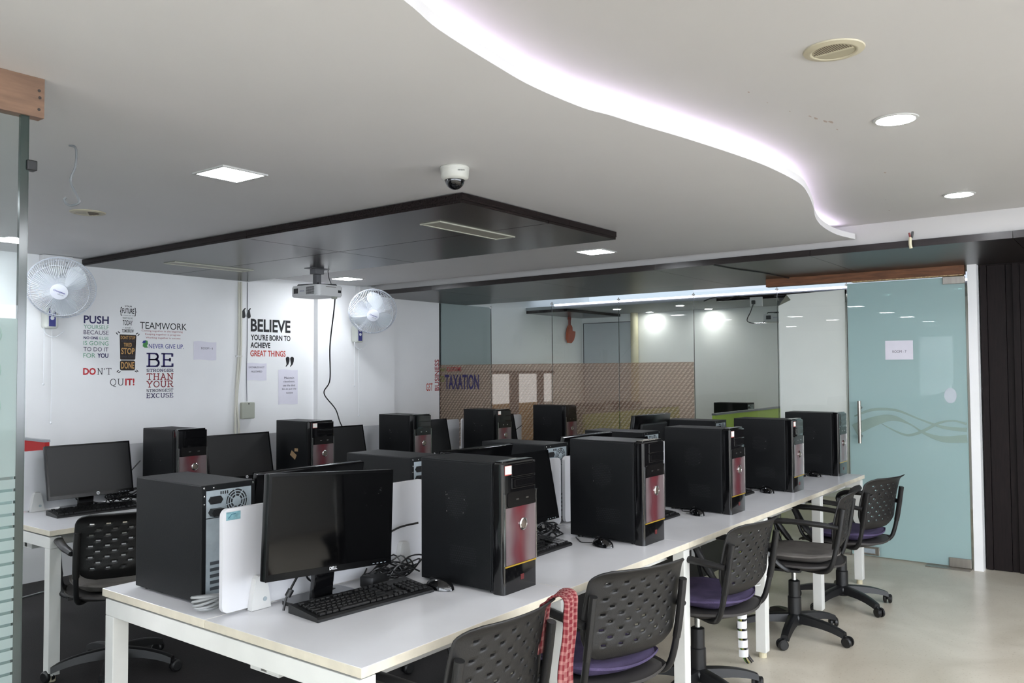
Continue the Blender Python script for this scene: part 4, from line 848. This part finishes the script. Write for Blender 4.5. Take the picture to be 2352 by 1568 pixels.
def monitor(lab, loc, rz, w_, h_, zb, tilt, roll, brand, grp, scr=None, yaw=0):
    t = thing('monitor', lab, 'monitor', loc, rz, grp)
    bs = B().prism(rrect(.24, .115, .03, 5, 0, .065), (0, 0, .0005), (1, 0, 0), (0, 1, 0), .012); bs.done('base', M_gloss, t)
    B().box((0, .045, .10), (.085, .022, .185), rot=(R(8), 0, 0), bev=.006).done('stand', M_gloss, t)
    X = Matrix.Translation((0, -.005, zb+h_/2)) @ Euler((R(-tilt), R(roll), R(yaw)), 'XYZ').to_matrix().to_4x4()
    def dn(b, nm, m_, p=t, **k): bmesh.ops.transform(b.bm, matrix=X, verts=b.bm.verts); return b.done(nm, m_, p, **k)
    b = B().box((0, .012, 0), (w_, .026, h_), bev=.004); hs = dn(b, 'housing', M_bezel, smooth=True)
    b = B().box((0, .034, 0), (w_*.72, .022, h_*.66), bev=.01); dn(b, 'back_cover', M_blackp)
    b = B().rng(-w_/2+.0095, w_/2-.0095, -.0030, -.0008, -h_/2+.0205, h_/2-.0095); dn(b, 'screen', scr or M_screen)
    b = B()
    for sx0, sx1, za, zz in ((-w_/2, w_/2, h_/2-.009, h_/2), (-w_/2, w_/2, -h_/2, -h_/2+.020), (-w_/2, -w_/2+.009, -h_/2+.020, h_/2-.009), (w_/2-.009, w_/2, -h_/2+.020, h_/2-.009)): b.rng(sx0, sx1, -.0035, -.001, za, zz)
    dn(b, 'bezel', M_bezel)
    M3 = X.to_3x3()
    fr_ = (X@Vector((0, -.0037, 0)), M3@Vector((1, 0, 0)), M3@Vector((0, 0, 1)), M3@Vector((0, -1, 0)))
    if brand == 'DELL': text('DELL', -.016, .016, -h_/2+.0075, -h_/2+.0175, WHT, t, fr_, .03, 'logo')
    elif brand == 'hp':
        b = B().lathe([(.0095, 0), (.0095, .0008), (.001, .0008)], n=24, c=(.03, -.0035, -h_/2+.0125), ax=(0, -1, 0)); lo = dn(b, 'logo', mat('logo_silver', (.78, .79, .8), .3))
        text('hp', .0245, .0355, -h_/2+.0065, -h_/2+.0175, K, t, (fr_[0]+fr_[3]*.001, fr_[1], fr_[2], fr_[3]), .02, 'logo_letters')
    b = B()
    for k in range(4): b.box((w_/2-.03-.018*k, -.0038, -h_/2+.006), (.008, .0012, .002))
    dn(b, 'button', M_zinc)
    B().tube(smooth_path([(-.02, .05, zb+.03), (-.04, .08, zb-.02), (.03, .09, .03), (.10, .08, .005)]), .0035, n=6).done('cable', M_cable, t)
    return t
G1 = 'monitors on the near bench, screens to the aisle'
monitor('glossy black monitor nearest the camera, slightly crooked, DELL logo below its screen', (1.80, 2.10, .75), R(1), .525, .318, .098, 2, 4.2, 'DELL', G1)
m2_ = monitor('black monitor between the first and second big towers of the front bench', (2.80, 2.10, .75), 0, .50, .30, .09, 11, 0, 'DELL', G1)
dup(m2_, (3.73, 2.10, .75), 0, 'black monitor mostly hidden behind the second big tower', G1)
dup(m2_, (4.70, 2.10, .75), 0, 'black monitor mostly hidden behind the third big tower', G1)
dup(m2_, (5.64, 2.10, .75), 0, 'black monitor mostly hidden behind the fourth big tower', G1)
G2 = 'monitors on the far side of the near bench'
dup(m2_, (2.03, 2.52, .75), R(180), 'monitor from behind, its top edge showing over the nearest DELL screen', G2)
dup(m2_, (2.98, 2.50, .75), R(180), 'monitor from behind, its top edge showing over the nearest big tower', G2)
dup(m2_, (3.93, 2.50, .75), R(180), 'monitor from behind, hidden behind the second big tower', G2)
monitor('monitor from behind, standing tall beside the fourth divider', (4.93, 2.62, .75), R(180), .50, .30, .15, 8, 0, 'DELL', G2)
G3 = 'monitors on the second bench'
hp_ = monitor('black hp monitor with a dark grey screen at the left end of the second bench', (2.30, 4.74, .73), R(-2), .465, .295, .070, 12, 0, 'hp', G3, M_screen2)
dup(hp_, (3.22, 4.66, .73), R(-2), 'dark grey monitor right of the first tower on the second bench', G3)
dup(hp_, (4.06, 4.66, .73), R(-2), 'monitor right of the tower with tan tape, second bench', G3)
dup(hp_, (5.0, 4.66, .73), R(-2), 'monitor right of the tower below the fan, second bench', G3)
dup(hp_, (5.93, 4.66, .73), R(-2), 'monitor between the last two towers of the second bench', G3)
# keyboards
def kmesh(w_, d_):
    b = B(); b.box((0, 0, .004), (w_, d_, .008), bev=.0022, seg=1); me = bpy.data.meshes.new('key'); b.bm.to_mesh(me); b.bm.free(); me.materials.append(M_key); return me
M_key = mat('key_black', (.05, .05, .053), .38)
def layout():
    P = []; u = .0187
    xs = -.215
    P += [(xs+u*.5, 5, 1)]+[(xs+u*(2.5+i+.5*(i//4)), 5, 1) for i in range(12)]
    P += [(xs+u*(.5+i), 4, 1) for i in range(13)]+[(xs+u*14, 4, 2)]
    P += [(xs+u*.75, 3, 1.5)]+[(xs+u*(2+i), 3, 1) for i in range(12)]+[(xs+u*14.25, 3, 1.5)]
    P += [(xs+u*.875, 2, 1.75)]+[(xs+u*(2.25+i), 2, 1) for i in range(11)]+[(xs+u*13.9, 2, 2.2)]
    P += [(xs+u*1.1, 1, 2.2)]+[(xs+u*(2.75+i), 1, 1) for i in range(10)]+[(xs+u*13.6, 1, 2.75)]
    P += [(xs+u*(.65+1.25*i), 0, 1.25) for i in range(3)]+[(xs+u*7, 0, 6.2)]+[(xs+u*(10.8+1.25*i), 0, 1.25) for i in range(4)]
    for r in (3, 4, 5): P += [(xs+u*(15.8+i), r, 1) for i in range(3)]
    P += [(xs+u*16.8, 1, 1)]+[(xs+u*(15.8+i), 0, 1) for i in range(3)]
    for r in (0, 1, 2, 3, 4): P += [(xs+u*(19.4+i), r, 1) for i in range(4)]
    return P
def keyboard(lab, loc, rz, grp, single):
    t = thing('keyboard', lab, 'keyboard', loc, rz, grp)
    B().prism([(-.078, 0), (.078, 0), (.078, .024), (.07, .027), (-.07, .013), (-.078, .008)], (-.23, 0, .0005), (0, 1, 0), (0, 0, 1), .46).done('body', M_blackp, t)
    meshes = {}; bb = B() if not single else None
    for x, r, w_ in layout():
        y = -.058+r*.0195+(.006 if r == 5 else 0); z = .0135+(y+.07)/.14*.014; w_ = round(w_, 2)
        if single:
            if w_ not in meshes: meshes[w_] = kmesh(.0187*w_-.003, .0155)
            o = bpy.data.objects.new('key', meshes[w_]); COL.objects.link(o); o.parent = t; o.location = (x, y, z); o.rotation_euler = (R(5.7), 0, 0)
        else: bb.box((x, y, z+.004), (.0187*w_-.003, .0155, .008), rot=(R(5.7), 0, 0))
    if not single: o = bb.done('keys', M_key, t); o['kind'] = 'stuff'
    return t
keyboard('black keyboard in front of the crooked DELL monitor', (1.855, 2.012, .75), R(-5), 'keyboards on the near bench', True)
k2 = keyboard('black keyboard under the second monitor of the front bench', (2.74, 2.015, .75), R(2), 'keyboards on the near bench', False)
dup(k2, (3.66, 1.97, .75), R(0), 'keyboard left of the third big tower', 'keyboards on the near bench'); dup(k2, (4.62, 1.95, .75), 0, 'keyboard hidden left of the fourth big tower', 'keyboards on the near bench'); dup(k2, (5.57, 1.95, .75), 0, 'keyboard hidden left of the fifth big tower', 'keyboards on the near bench')
dup(k2, (2.27, 4.60, .73), R(-4), 'black keyboard in front of the hp monitor on the second bench', 'keyboards on the second bench'); dup(k2, (3.16, 4.42, .73), 0, 'black keyboard right of the first tower of the second bench', 'keyboards on the second bench')
# mice
def mouse(lab, loc, rz, grp):
    t = thing('mouse', lab, 'mouse', loc, rz, grp)
    b = B().ball((0, 0, 0), 1, (.031, .056, .036), 24); 
    for v in b.bm.verts: v.co.z = max(v.co.z, 0)+.002 if v.co.z > 0 else .001+v.co.z*.02+.001
    b.done('shell', M_gloss, t, smooth=True, recalc=False)
    B().cyl((-.003, .032, .030), (.003, .032, .030), .008, n=14).done('wheel', M_blackp, t)
    B().tube(smooth_path([(0, .054, .010), (.0, .075, .005), (-.02, .11, .003), (.0, .15, .003), (.03, .20, .003)], 6), .0021, n=6).done('cord', M_cable, t, smooth=True)
    return t
mo = mouse('glossy black mouse nearest the camera, right of the keyboard', (2.118, 1.925, .75), R(8), 'mice on the near bench')
M_P = [(3.03, 1.83, R(-15), 'black mouse left of the second big tower'), (3.965, 1.835, R(-35), 'black mouse left of the third big tower'), (4.915, 1.82, R(-30), 'black mouse left of the fourth big tower'), (5.84, 1.83, R(-20), 'black mouse left of the fifth big tower')]
for x, y, rz, lab in M_P: dup(mo, (x, y, .75), rz, lab)
# cable tangles behind the monitors
def tangle(lab, cx, cy, z, sx, sy, sz, n, seed, m_=M_cable, r=.003, name='cable_tangle'):
    rr = random.Random(seed); b = B()
    for k in range(n):
        a0 = rr.uniform(0, 6.28); px, py = cx+rr.uniform(-.3, .3)*sx, cy+rr.uniform(-.3, .3)*sy; pts = []
        for i in range(7): pts.append((px+math.cos(a0+i*1.15)*sx*rr.uniform(.3, .6), py+math.sin(a0+i*1.15)*sy*rr.uniform(.25, .45), z+.006+abs(rr.gauss(0, .4))*sz))
        b.tube(smooth_path(pts, 5), r, n=5)
    o = b.done(name, m_, smooth=True); tag(o, lab, 'cables', kind='stuff')
tangle('tangle of black cables behind the nearest keyboard and tower', 2.10, 2.155, .75, .20, .10, .07, 12, 3)
tangle('tangle of black cables between the first and second big towers', 3.06, 2.145, .75, .16, .10, .10, 11, 4)
tangle('tangle of black cables left of the third big tower', 4.0, 2.15, .75, .14, .1, .08, 8, 5)
tangle('tangle of black cables right of the hp monitor', 2.53, 4.80, .73, .16, .10, .10, 10, 6)
tangle('tangle of black cables left of the tower with tape', 3.46, 4.78, .73, .12, .1, .12, 9, 8)
tangle('tangle of cables right of the fan-side monitor, second bench', 5.35, 4.78, .73, .12, .1, .10, 7, 9)
t = B(); 
for k in range(5): t.tube([(1.50+.0+(.045+.003*k)*math.cos(a)*.9, 2.335+(.040+.002*k)*math.sin(a)*.6, .7555+.007*k+.014*math.sin(a+k)*.5+.012) for a in [i*math.pi/12 for i in range(24)]], .0042, n=6, closed=True)
o = t.done('cable_coil', M_gcable, smooth=True); tag(o, 'coil of grey cable beside the divider at the near end of the bench', 'cable')
t = B().tube(smooth_path([(1.66, 2.10, .86), (1.655, 2.125, .82), (1.64, 2.13, .79), (1.63, 2.13, .755)]), .004, n=6).cyl((1.655, 2.125, .815), (1.645, 2.13, .795), .010, n=10).done('monitor_lead', M_cable, smooth=True); tag(t, 'black monitor lead with a thick ferrite bead under the DELL screen', 'cable')
t = B().tube(smooth_path([(1.99, 2.12, .90), (2.08, 2.17, .90), (2.20, 2.2, .915), (2.25, 2.15, .93)]), .004, n=6).cyl((2.0, 2.12, .90), (2.05, 2.14, .90), .007, n=8).done('video_lead', M_cable, smooth=True); tag(t, 'black video lead running from the DELL monitor to the nearest tower', 'cable')
for (x0, y0, x1, lab) in ((2.47, 4.80, 2.60, 'black cable rising from the hp monitor to the first tower of the second bench'), (6.18, 4.80, 6.40, 'black cable rising across the divider left of the last tower')):
    t = B().tube(smooth_path([(x0-.05, y0+.0, .735), (x0-.03, y0, .77), (x0+.06, y0-.02, .88), (x1, y0-.05, .97)]), .0035, n=6).done('tower_lead', M_cable); tag(t, lab, 'cable')
t = B().box((2.02, 2.14, .771), (.10, .055, .038), rot=(0, 0, R(12)), bev=.006).done('power_adapter', M_blackp, smooth=True); tag(t, 'black power adapter among the cables left of the nearest tower', 'adapter')
# ================================================================== CHAIRS
M_br = mat('caster_black', (.06, .06, .063), .4)
def build_chair(lab, loc, rz, fabric, grp):
    t = thing('office_chair', lab, 'chair', loc, rz, grp)
    # backrest: perforated moulded shell
    NX, NZ = 44, 36; Hh = .318; zb = .517; HW = .225
    b = B(); G = {}
    def P(i, j):
        v = j/NZ; u = -1+2*i/NX; z = v*Hh
        hw = HW*(1-.05*v)
        r = .05
        for d in (Hh-z,):
            if d < r: hw -= r-math.sqrt(max(0, r*r-(r-d)**2))
        r = .13
        if z < r: hw -= (r-math.sqrt(max(0, r*r-(r-z)**2)))*.8
        x = u*hw; y = -.275-.055*v+.045*(x/.22)**2+.012*math.sin(v*math.pi)*1.0
        if v > .88: y -= .030*((v-.88)/.12)**1.6
        if v < .18: y += .03*((.18-v)/.18)**1.5
        return (x, y, zb+z)
    for i in range(NX+1):
        for j in range(NZ+1): G[i, j] = b.bm.verts.new(P(i, j))
    holes = set()
    for r_ in range(9):
        for c_ in range(5):
            ci = 6+c_*7+(3 if r_ % 2 else 0); cj = 6+r_*3
            if ci <= 37: holes |= {(ci, cj), (ci+1, cj)}
    for i in range(NX):
        for j in range(NZ):
            if (i, j) in holes: continue
            b.bm.faces.new((G[i, j], G[i+1, j], G[i+1, j+1], G[i, j+1]))
    bk = b.done('backrest', M_chair, t, smooth=True); md = bk.modifiers.new('s', 'SOLIDIFY'); md.thickness = .006; md.offset = 0
    # frame sleeves and tubes at both sides of the backrest
    for s in (-1, 1):
        B().tube(smooth_path([(s*.207, -.292, .752), (s*.208, -.284, .70), (s*.209, -.268, .60), (s*.208, -.256, .54)]), .018, n=10, flat=.8).done('back_sleeve', M_chair, t, smooth=True)
        B().tube(smooth_path([(s*.208, -.262, .57), (s*.206, -.245, .49), (s*.20, -.222, .43), (s*.18, -.18, .405), (s*.13, -.08, .40), (s*.10, .02, .40)]), .0125, n=10).done('back_tube', M_base, t, smooth=True)
    # seat: shell plus cushion, rear edge rolled up
    def seatm(grow, dz, th, nm, m_):
        b = B(); N_ = 14; vs = {}
        for side in (0, 1):
            for i in range(N_+1):
                for j in range(N_+1):
                    u, v = -1+2*i/N_, -1+2*j/N_
                    x = u*math.sqrt(1-v*v/2*.72)*(.225+grow); y = v*math.sqrt(1-u*u/2*.72)*(.24+grow)-.02
                    z = .452+dz+.020*(u*u)*.6-.03*max(0, v-.55)**2*4+.018*max(0, -v-.5)
                    e = max(abs(u), abs(v)); z += (-th if side else 0)*(1-.8*max(0, e-.8)/.2) - (0 if side else .018*max(0, (e-.78)/.22)**2)
                    vs[side, i, j] = b.bm.verts.new((x, y, z))
        for i in range(N_):
            for j in range(N_):
                b.bm.faces.new((vs[0, i, j], vs[0, i+1, j], vs[0, i+1, j+1], vs[0, i, j+1])); b.bm.faces.new((vs[1, i, j], vs[1, i, j+1], vs[1, i+1, j+1], vs[1, i+1, j]))
        rim = [(i, 0) for i in range(N_)]+[(N_, j) for j in range(N_)]+[(i, N_) for i in range(N_, 0, -1)]+[(0, j) for j in range(N_, 0, -1)]
        for a, c in zip(rim, rim[1:]+rim[:1]): b.bm.faces.new((vs[0, a[0], a[1]], vs[1, a[0], a[1]], vs[1, c[0], c[1]], vs[0, c[0], c[1]]))
        return b.done(nm, m_, t, smooth=True, shade=60)
    seatm(.012, -.022, .035, 'seat_shell', mat('seat_shell_plastic', (.20, .19, .185), .55))
    seatm(-.012, .028, .045, 'seat', fabric)
    B().box((0, .01, .395), (.17, .24, .022), bev=.004).done('mechanism', M_base, t)
    B().box((0, 0, .372), (.09, .09, .03), bev=.003).done('mechanism_block', M_blackp, t)
    B().tube([(.07, .03, .385), (.16, .02, .38), (.235, .01, .385)], .007, n=8).done('lever', M_blackp, t, smooth=True)
    # armrests: ribbed loops
    for s in (-1, 1):
        a = B().tube(smooth_path([(s*.19, -.02, .405), (s*.240, .01, .42), (s*.258, .08, .49), (s*.262, .14, .57), (s*.262, .165, .63), (s*.262, .11, .668), (s*.26, -.04, .675), (s*.25, -.17, .668), (s*.225, -.268, .655)]), [.020]*12+[.025]*12+[.023]*12+[.021]*9+[.018]*4, n=10, flat=.7)
        ar = a.done('armrest', M_base, t, smooth=True)
        B().tube(smooth_path([(s*.20, .07, .405), (s*.245, .115, .45), (s*.258, .145, .53), (s*.262, .16, .60)]), .011, n=8).done('arm_rib', M_base, ar, smooth=True)
        B().box((s*.20, .0, .402), (.05, .14, .014), bev=.003).done('arm_plate', M_base, ar)
    # gas column, five legs, casters
    B().cyl((0, 0, .30), (0, 0, .36), .014, n=16).done('piston', M_chrome, t, smooth=True)
    B().lathe([(.034, .10), (.037, .10), (.036, .21), (.0315, .215), (.031, .30), (.022, .305)], n=24).done('gas_column', M_base, t, smooth=True)
    B().lathe([(.040, .060), (.048, .068), (.050, .105), (.042, .118), (.037, .12)], n=24).done('hub', M_base, t, smooth=True)
    for k in range(5):
        a = R(90+72*k+18); ca, sa = math.cos(a), math.sin(a); b = B(); prev = None
        for i in range(9):
            f = i/8; r = .025+.265*f; z = .098-.004*f-.034*f**3; hw = .031-.007*f; hh = .025-.010*f
            ring = [b.bm.verts.new((r*ca-q*hw*sa, r*sa+q*hw*ca, z+p*hh)) for q, p in ((-1, -1), (1, -1), (.75, .8), (.3, 1), (-.3, 1), (-.75, .8))]
            if prev:
                for m_ in range(6): b.bm.faces.new((prev[m_], prev[(m_+1) % 6], ring[(m_+1) % 6], ring[m_]))
            else: b.bm.faces.new(ring[::-1])
            prev = ring
        b.bm.faces.new(prev); lg_ = b.done('leg', M_base, t, smooth=True, shade=50)
        cx, cy = .292*ca, .292*sa; w_ = a+R(55*(k-2)); ox, oy = -math.sin(w_), math.cos(w_); fx_, fy_ = math.cos(w_)*.012, math.sin(w_)*.012
        b = B()
        for s in (-1, 1):
            c0 = Vector((cx+fx_+ox*s*.006, cy+fy_+oy*s*.006, .0283)); c1 = Vector((cx+fx_+ox*s*.023, cy+fy_+oy*s*.023, .0283)); b.lathe([(.012, 0), (.028, .001), (.028, .013), (.021, .019), (.006, .019)], n=18, c=c0, ax=(c1-c0))
        b.done('caster', M_br, lg_, smooth=True)
        B().cyl((cx+fx_*.3, cy+fy_*.3, .026), (cx, cy, .058), .009, n=10).box((cx+fx_, cy+fy_, .036), (.014, .03, .024), rot=(0, 0, w_+math.pi/2)).done('caster_stem', M_br, lg_)
    return t
GC = 'perforated black chairs along the front bench'
c1 = build_chair('black perforated chair nearest the camera with a checked towel on its back', (1.83, 1.70, 0), 0, M_purple, GC)
dup(c1, (2.62, 1.66, 0), R(-18), 'black perforated chair second from the camera, turned, dusty purple seat', GC)
dup(c1, (3.60, 1.67, 0), R(-6), 'black chair with purple seat beside the white cable spine', GC)
c4 = build_chair('black chair with a grey seat, fourth from the camera along the front bench', (4.72, 1.60, 0), R(8), M_greyfab, GC)
dup(c1, (5.50, 1.56, 0), R(-14), 'black chair with purple seat nearest the frosted door', GC)
GA = 'black chairs in the aisle between the benches'
dup(c4, (2.15, 4.14, 0), R(-20), 'black perforated chair at the left, pushed to the second bench', GA)
dup(c1, (2.95, 3.22, 0), R(172), 'dark chair in the aisle glimpsed under the front bench, nearer one', GA)
dup(c1, (4.10, 3.25, 0), R(190), 'dark chair in the aisle glimpsed under the middle of the front bench', GA)
dup(c1, (5.25, 3.15, 0), R(170), 'dark chair in the aisle glimpsed under the far part of the front bench', GA)
# towel over the back of the nearest chair
b = B(); rows = []
prof = [(.03, -.26, .66), (.02, -.27, .74), (.01, -.292, .80), (0, -.315, .838), (0, -.345, .853), (0, -.372, .838), (.0, -.368, .79), (.003, -.36, .72), (.006, -.352, .64), (.010, -.348, .56), (.014, -.345, .48), (.018, -.342, .40)]
pp = smooth_path(prof, 3)
for i, p in enumerate(pp):
    row = []; f = i/len(pp)
    for j in range(15):
        s = j/14; wd = .060+.03*abs(f-.35)
        row.append(b.bm.verts.new((p.x+.175-wd/2+s*wd+.004*math.sin(i*.7), p.y-.011*abs(math.sin(s*9.5+i*.10))-(.004 if i > 12 else 0)+(.012 if i < 8 else 0), p.z-.006*math.sin(s*5))))
    rows.append(row)
for i in range(len(rows)-1):
    for j in range(14): b.bm.faces.new((rows[i][j], rows[i+1][j], rows[i+1][j+1], rows[i][j+1]))
uvl = b.bm.loops.layers.uv.new('uv')
for i in range(len(rows)-1): pass
idx = {v: (i, j) for i, r_ in enumerate(rows) for j, v in enumerate(r_)}
for f in b.bm.faces:
    for l in f.loops: l[uvl].uv = (idx[l.vert][1]/14*1.0, idx[l.vert][0]/len(rows)*5.0)
def towel_mat():
    M = bpy.data.materials.new('checked_cotton'); M.use_nodes = True; N = M.node_tree.nodes; L = M.node_tree.links; p = N['Principled BSDF']; p.inputs['Roughness'].default_value = .95
    uv = N.new('ShaderNodeUVMap'); uv.uv_map = 'uv'; s = N.new('ShaderNodeSeparateXYZ'); L.new(uv.outputs[0], s.inputs[0])
    def st(o, freq, th):
        a = N.new('ShaderNodeMath'); a.operation = 'MULTIPLY'; a.inputs[1].default_value = freq; L.new(o, a.inputs[0]); f = N.new('ShaderNodeMath'); f.operation = 'FRACT'; L.new(a.outputs[0], f.inputs[0]); g = N.new('ShaderNodeMath'); g.operation = 'GREATER_THAN'; g.inputs[1].default_value = th; L.new(f.outputs[0], g.inputs[0]); return g.outputs[0]
    a = st(s.outputs[0], 6, .55); c = st(s.outputs[1], 7, .62)
    ad = N.new('ShaderNodeMath'); ad.operation = 'ADD'; L.new(a, ad.inputs[0]); L.new(c, ad.inputs[1]); ad2 = N.new('ShaderNodeMath'); ad2.operation = 'MULTIPLY'; ad2.inputs[1].default_value = .45; L.new(ad.outputs[0], ad2.inputs[0])
    mx = N.new('ShaderNodeMix'); mx.data_type = 'RGBA'; mx.inputs[6].default_value = lin((.40, .09, .12)); mx.inputs[7].default_value = lin((.60, .42, .40)); L.new(ad2.outputs[0], mx.inputs[0]); L.new(mx.outputs[2], p.inputs['Base Color']); return M
o = b.done('checked_towel', towel_mat(), smooth=True, recalc=False, shade=180); o.location = (1.83, 1.70, 0); sd = o.modifiers.new('s', 'SOLIDIFY'); sd.thickness = .004
tag(o, 'red and white checked towel hanging over the back of the nearest chair', 'towel')
# white cable spine beside a bench leg
t = thing('cable_spine', 'white segmented cable spine hanging beside a bench leg', 'cable spine', (4.06, 1.64, 0))
for k in range(7):
    z = .36-k*.048; x = -.004-.012*math.sin(k*.55)
    b = B(); a0 = [R(-200+i*24) for i in range(11)]
    for (ra, rb) in ((.028, .0255),):
        vs = []
        for a in a0: vs.append([b.bm.verts.new((x+r*math.cos(a), r*math.sin(a), z+dz)) for r, dz in ((ra, -.018), (ra, .018), (rb, .018), (rb, -.018))])
        for p, q in zip(vs, vs[1:]):
            for m_ in range(4): b.bm.faces.new((p[m_], p[(m_+1) % 4], q[(m_+1) % 4], q[m_]))
    b.done('segment', M_wplas, t, smooth=True)
for k, (c_, nm) in enumerate((((.05, .05, .05), 'black'), ((.16, .30, .55), 'blue'), ((.35, .55, .25), 'green'), ((.62, .60, .25), 'yellow'), ((.08, .08, .08), 'black'), ((.25, .25, .27), 'grey'))):
    dx, dy = .010*math.cos(k*1.05), .010*math.sin(k*1.05)
    B().tube(smooth_path([(dx+.0, dy, .60), (dx+.004, dy, .45), (dx-.002, dy, .33), (dx-.012, dy, .2), (dx-.004+.006*k, dy, .07), (dx+.03+.01*k, dy-.01, .006)]), .0042, n=6).done('wire', mat('wire_'+nm, c_, .4), t, smooth=True)
B().tube([(-.03, -.03, .40), (.13, -.045, .385), (.165, -.03, .385), (.165, .02, .385)], .0022, n=5).done('cable_tie', M_wplas, t)
tangle('loose dark cables hanging from the tray under the near bench end', 2.05, 2.30, .32, .22, .14, .18, 7, 21, r=.004)
t = B()
for k in range(6): t.tube(smooth_path([(1.95+.03*k, 2.27+.01*k, .57), (1.96+.02*k, 2.29, .42), (2.02+.012*k, 2.33, .25), (2.0+.02*k, 2.36, .10), (2.06+.05*k, 2.42, .006)]), .004, n=6)
o = t.done('floor_cables', M_cable, smooth=True); tag(o, 'bundle of black cables dropping to the dark floor under the near bench', 'cables', kind='stuff')
t = B().tube(smooth_path([(1.6, 6.1, .006), (2.3, 5.95, .006), (2.7, 6.0, .006), (3.1, 5.9, .006)]), .006, n=6).done('floor_cable', M_gcable); tag(t, 'grey cable lying on the dark floor near the left wall', 'cable')
# ================================================================== FURNITURE BEHIND THE GLASS
def gdesk(x0, x1, y, lab, n):
    t = thing('green_desk', lab, 'desk', (x0, y, 0)); L_ = x1-x0
    B().rng(0, L_, -.015, .015, .06, 1.045).done('panel', mat('green_screen', (.66, .76, .33), .7), t); B().rng(0, L_, -.02, .02, 1.046, 1.065).done('rail', mat('alu_rail', (.55, .56, .58)), t)
    B().rng(0, L_, .017, .62, .71, .735).done('tabletop', M_white, t)
    for k in (0, 1):
        for yy in (.55, .03): B().rng(.02+k*(L_-.09), .07+k*(L_-.09), yy, yy+.05, 0, .709).done('leg', M_powder, t)
    for k in (0, 1): B().rng(.1+k*(L_-.3), .2+k*(L_-.3), -.016, .016, 0, .059).done('foot', M_powder, t)
    return t
gdesk(7.15, 9.3, 4.53, 'green-panelled desk behind the patterned glass', 3)
gdesk(7.60, 9.5, 3.33, 'green-panelled desk behind the clear pane', 3)
for (x, y, lab) in ((7.35, 4.75, 'dark tower top above the green desk, left of three'), (7.98, 4.78, 'dark tower top above the green desk, middle of three'), (8.6, 4.76, 'dark tower top above the green desk, right of three'), (8.95, 3.52, 'dark tower top above the green desk behind the clear pane')):
    dup(R0, (x+.1, y, .7352), R(0), lab, 'towers on the green desks', skip=('screw', 'expansion_slot'))
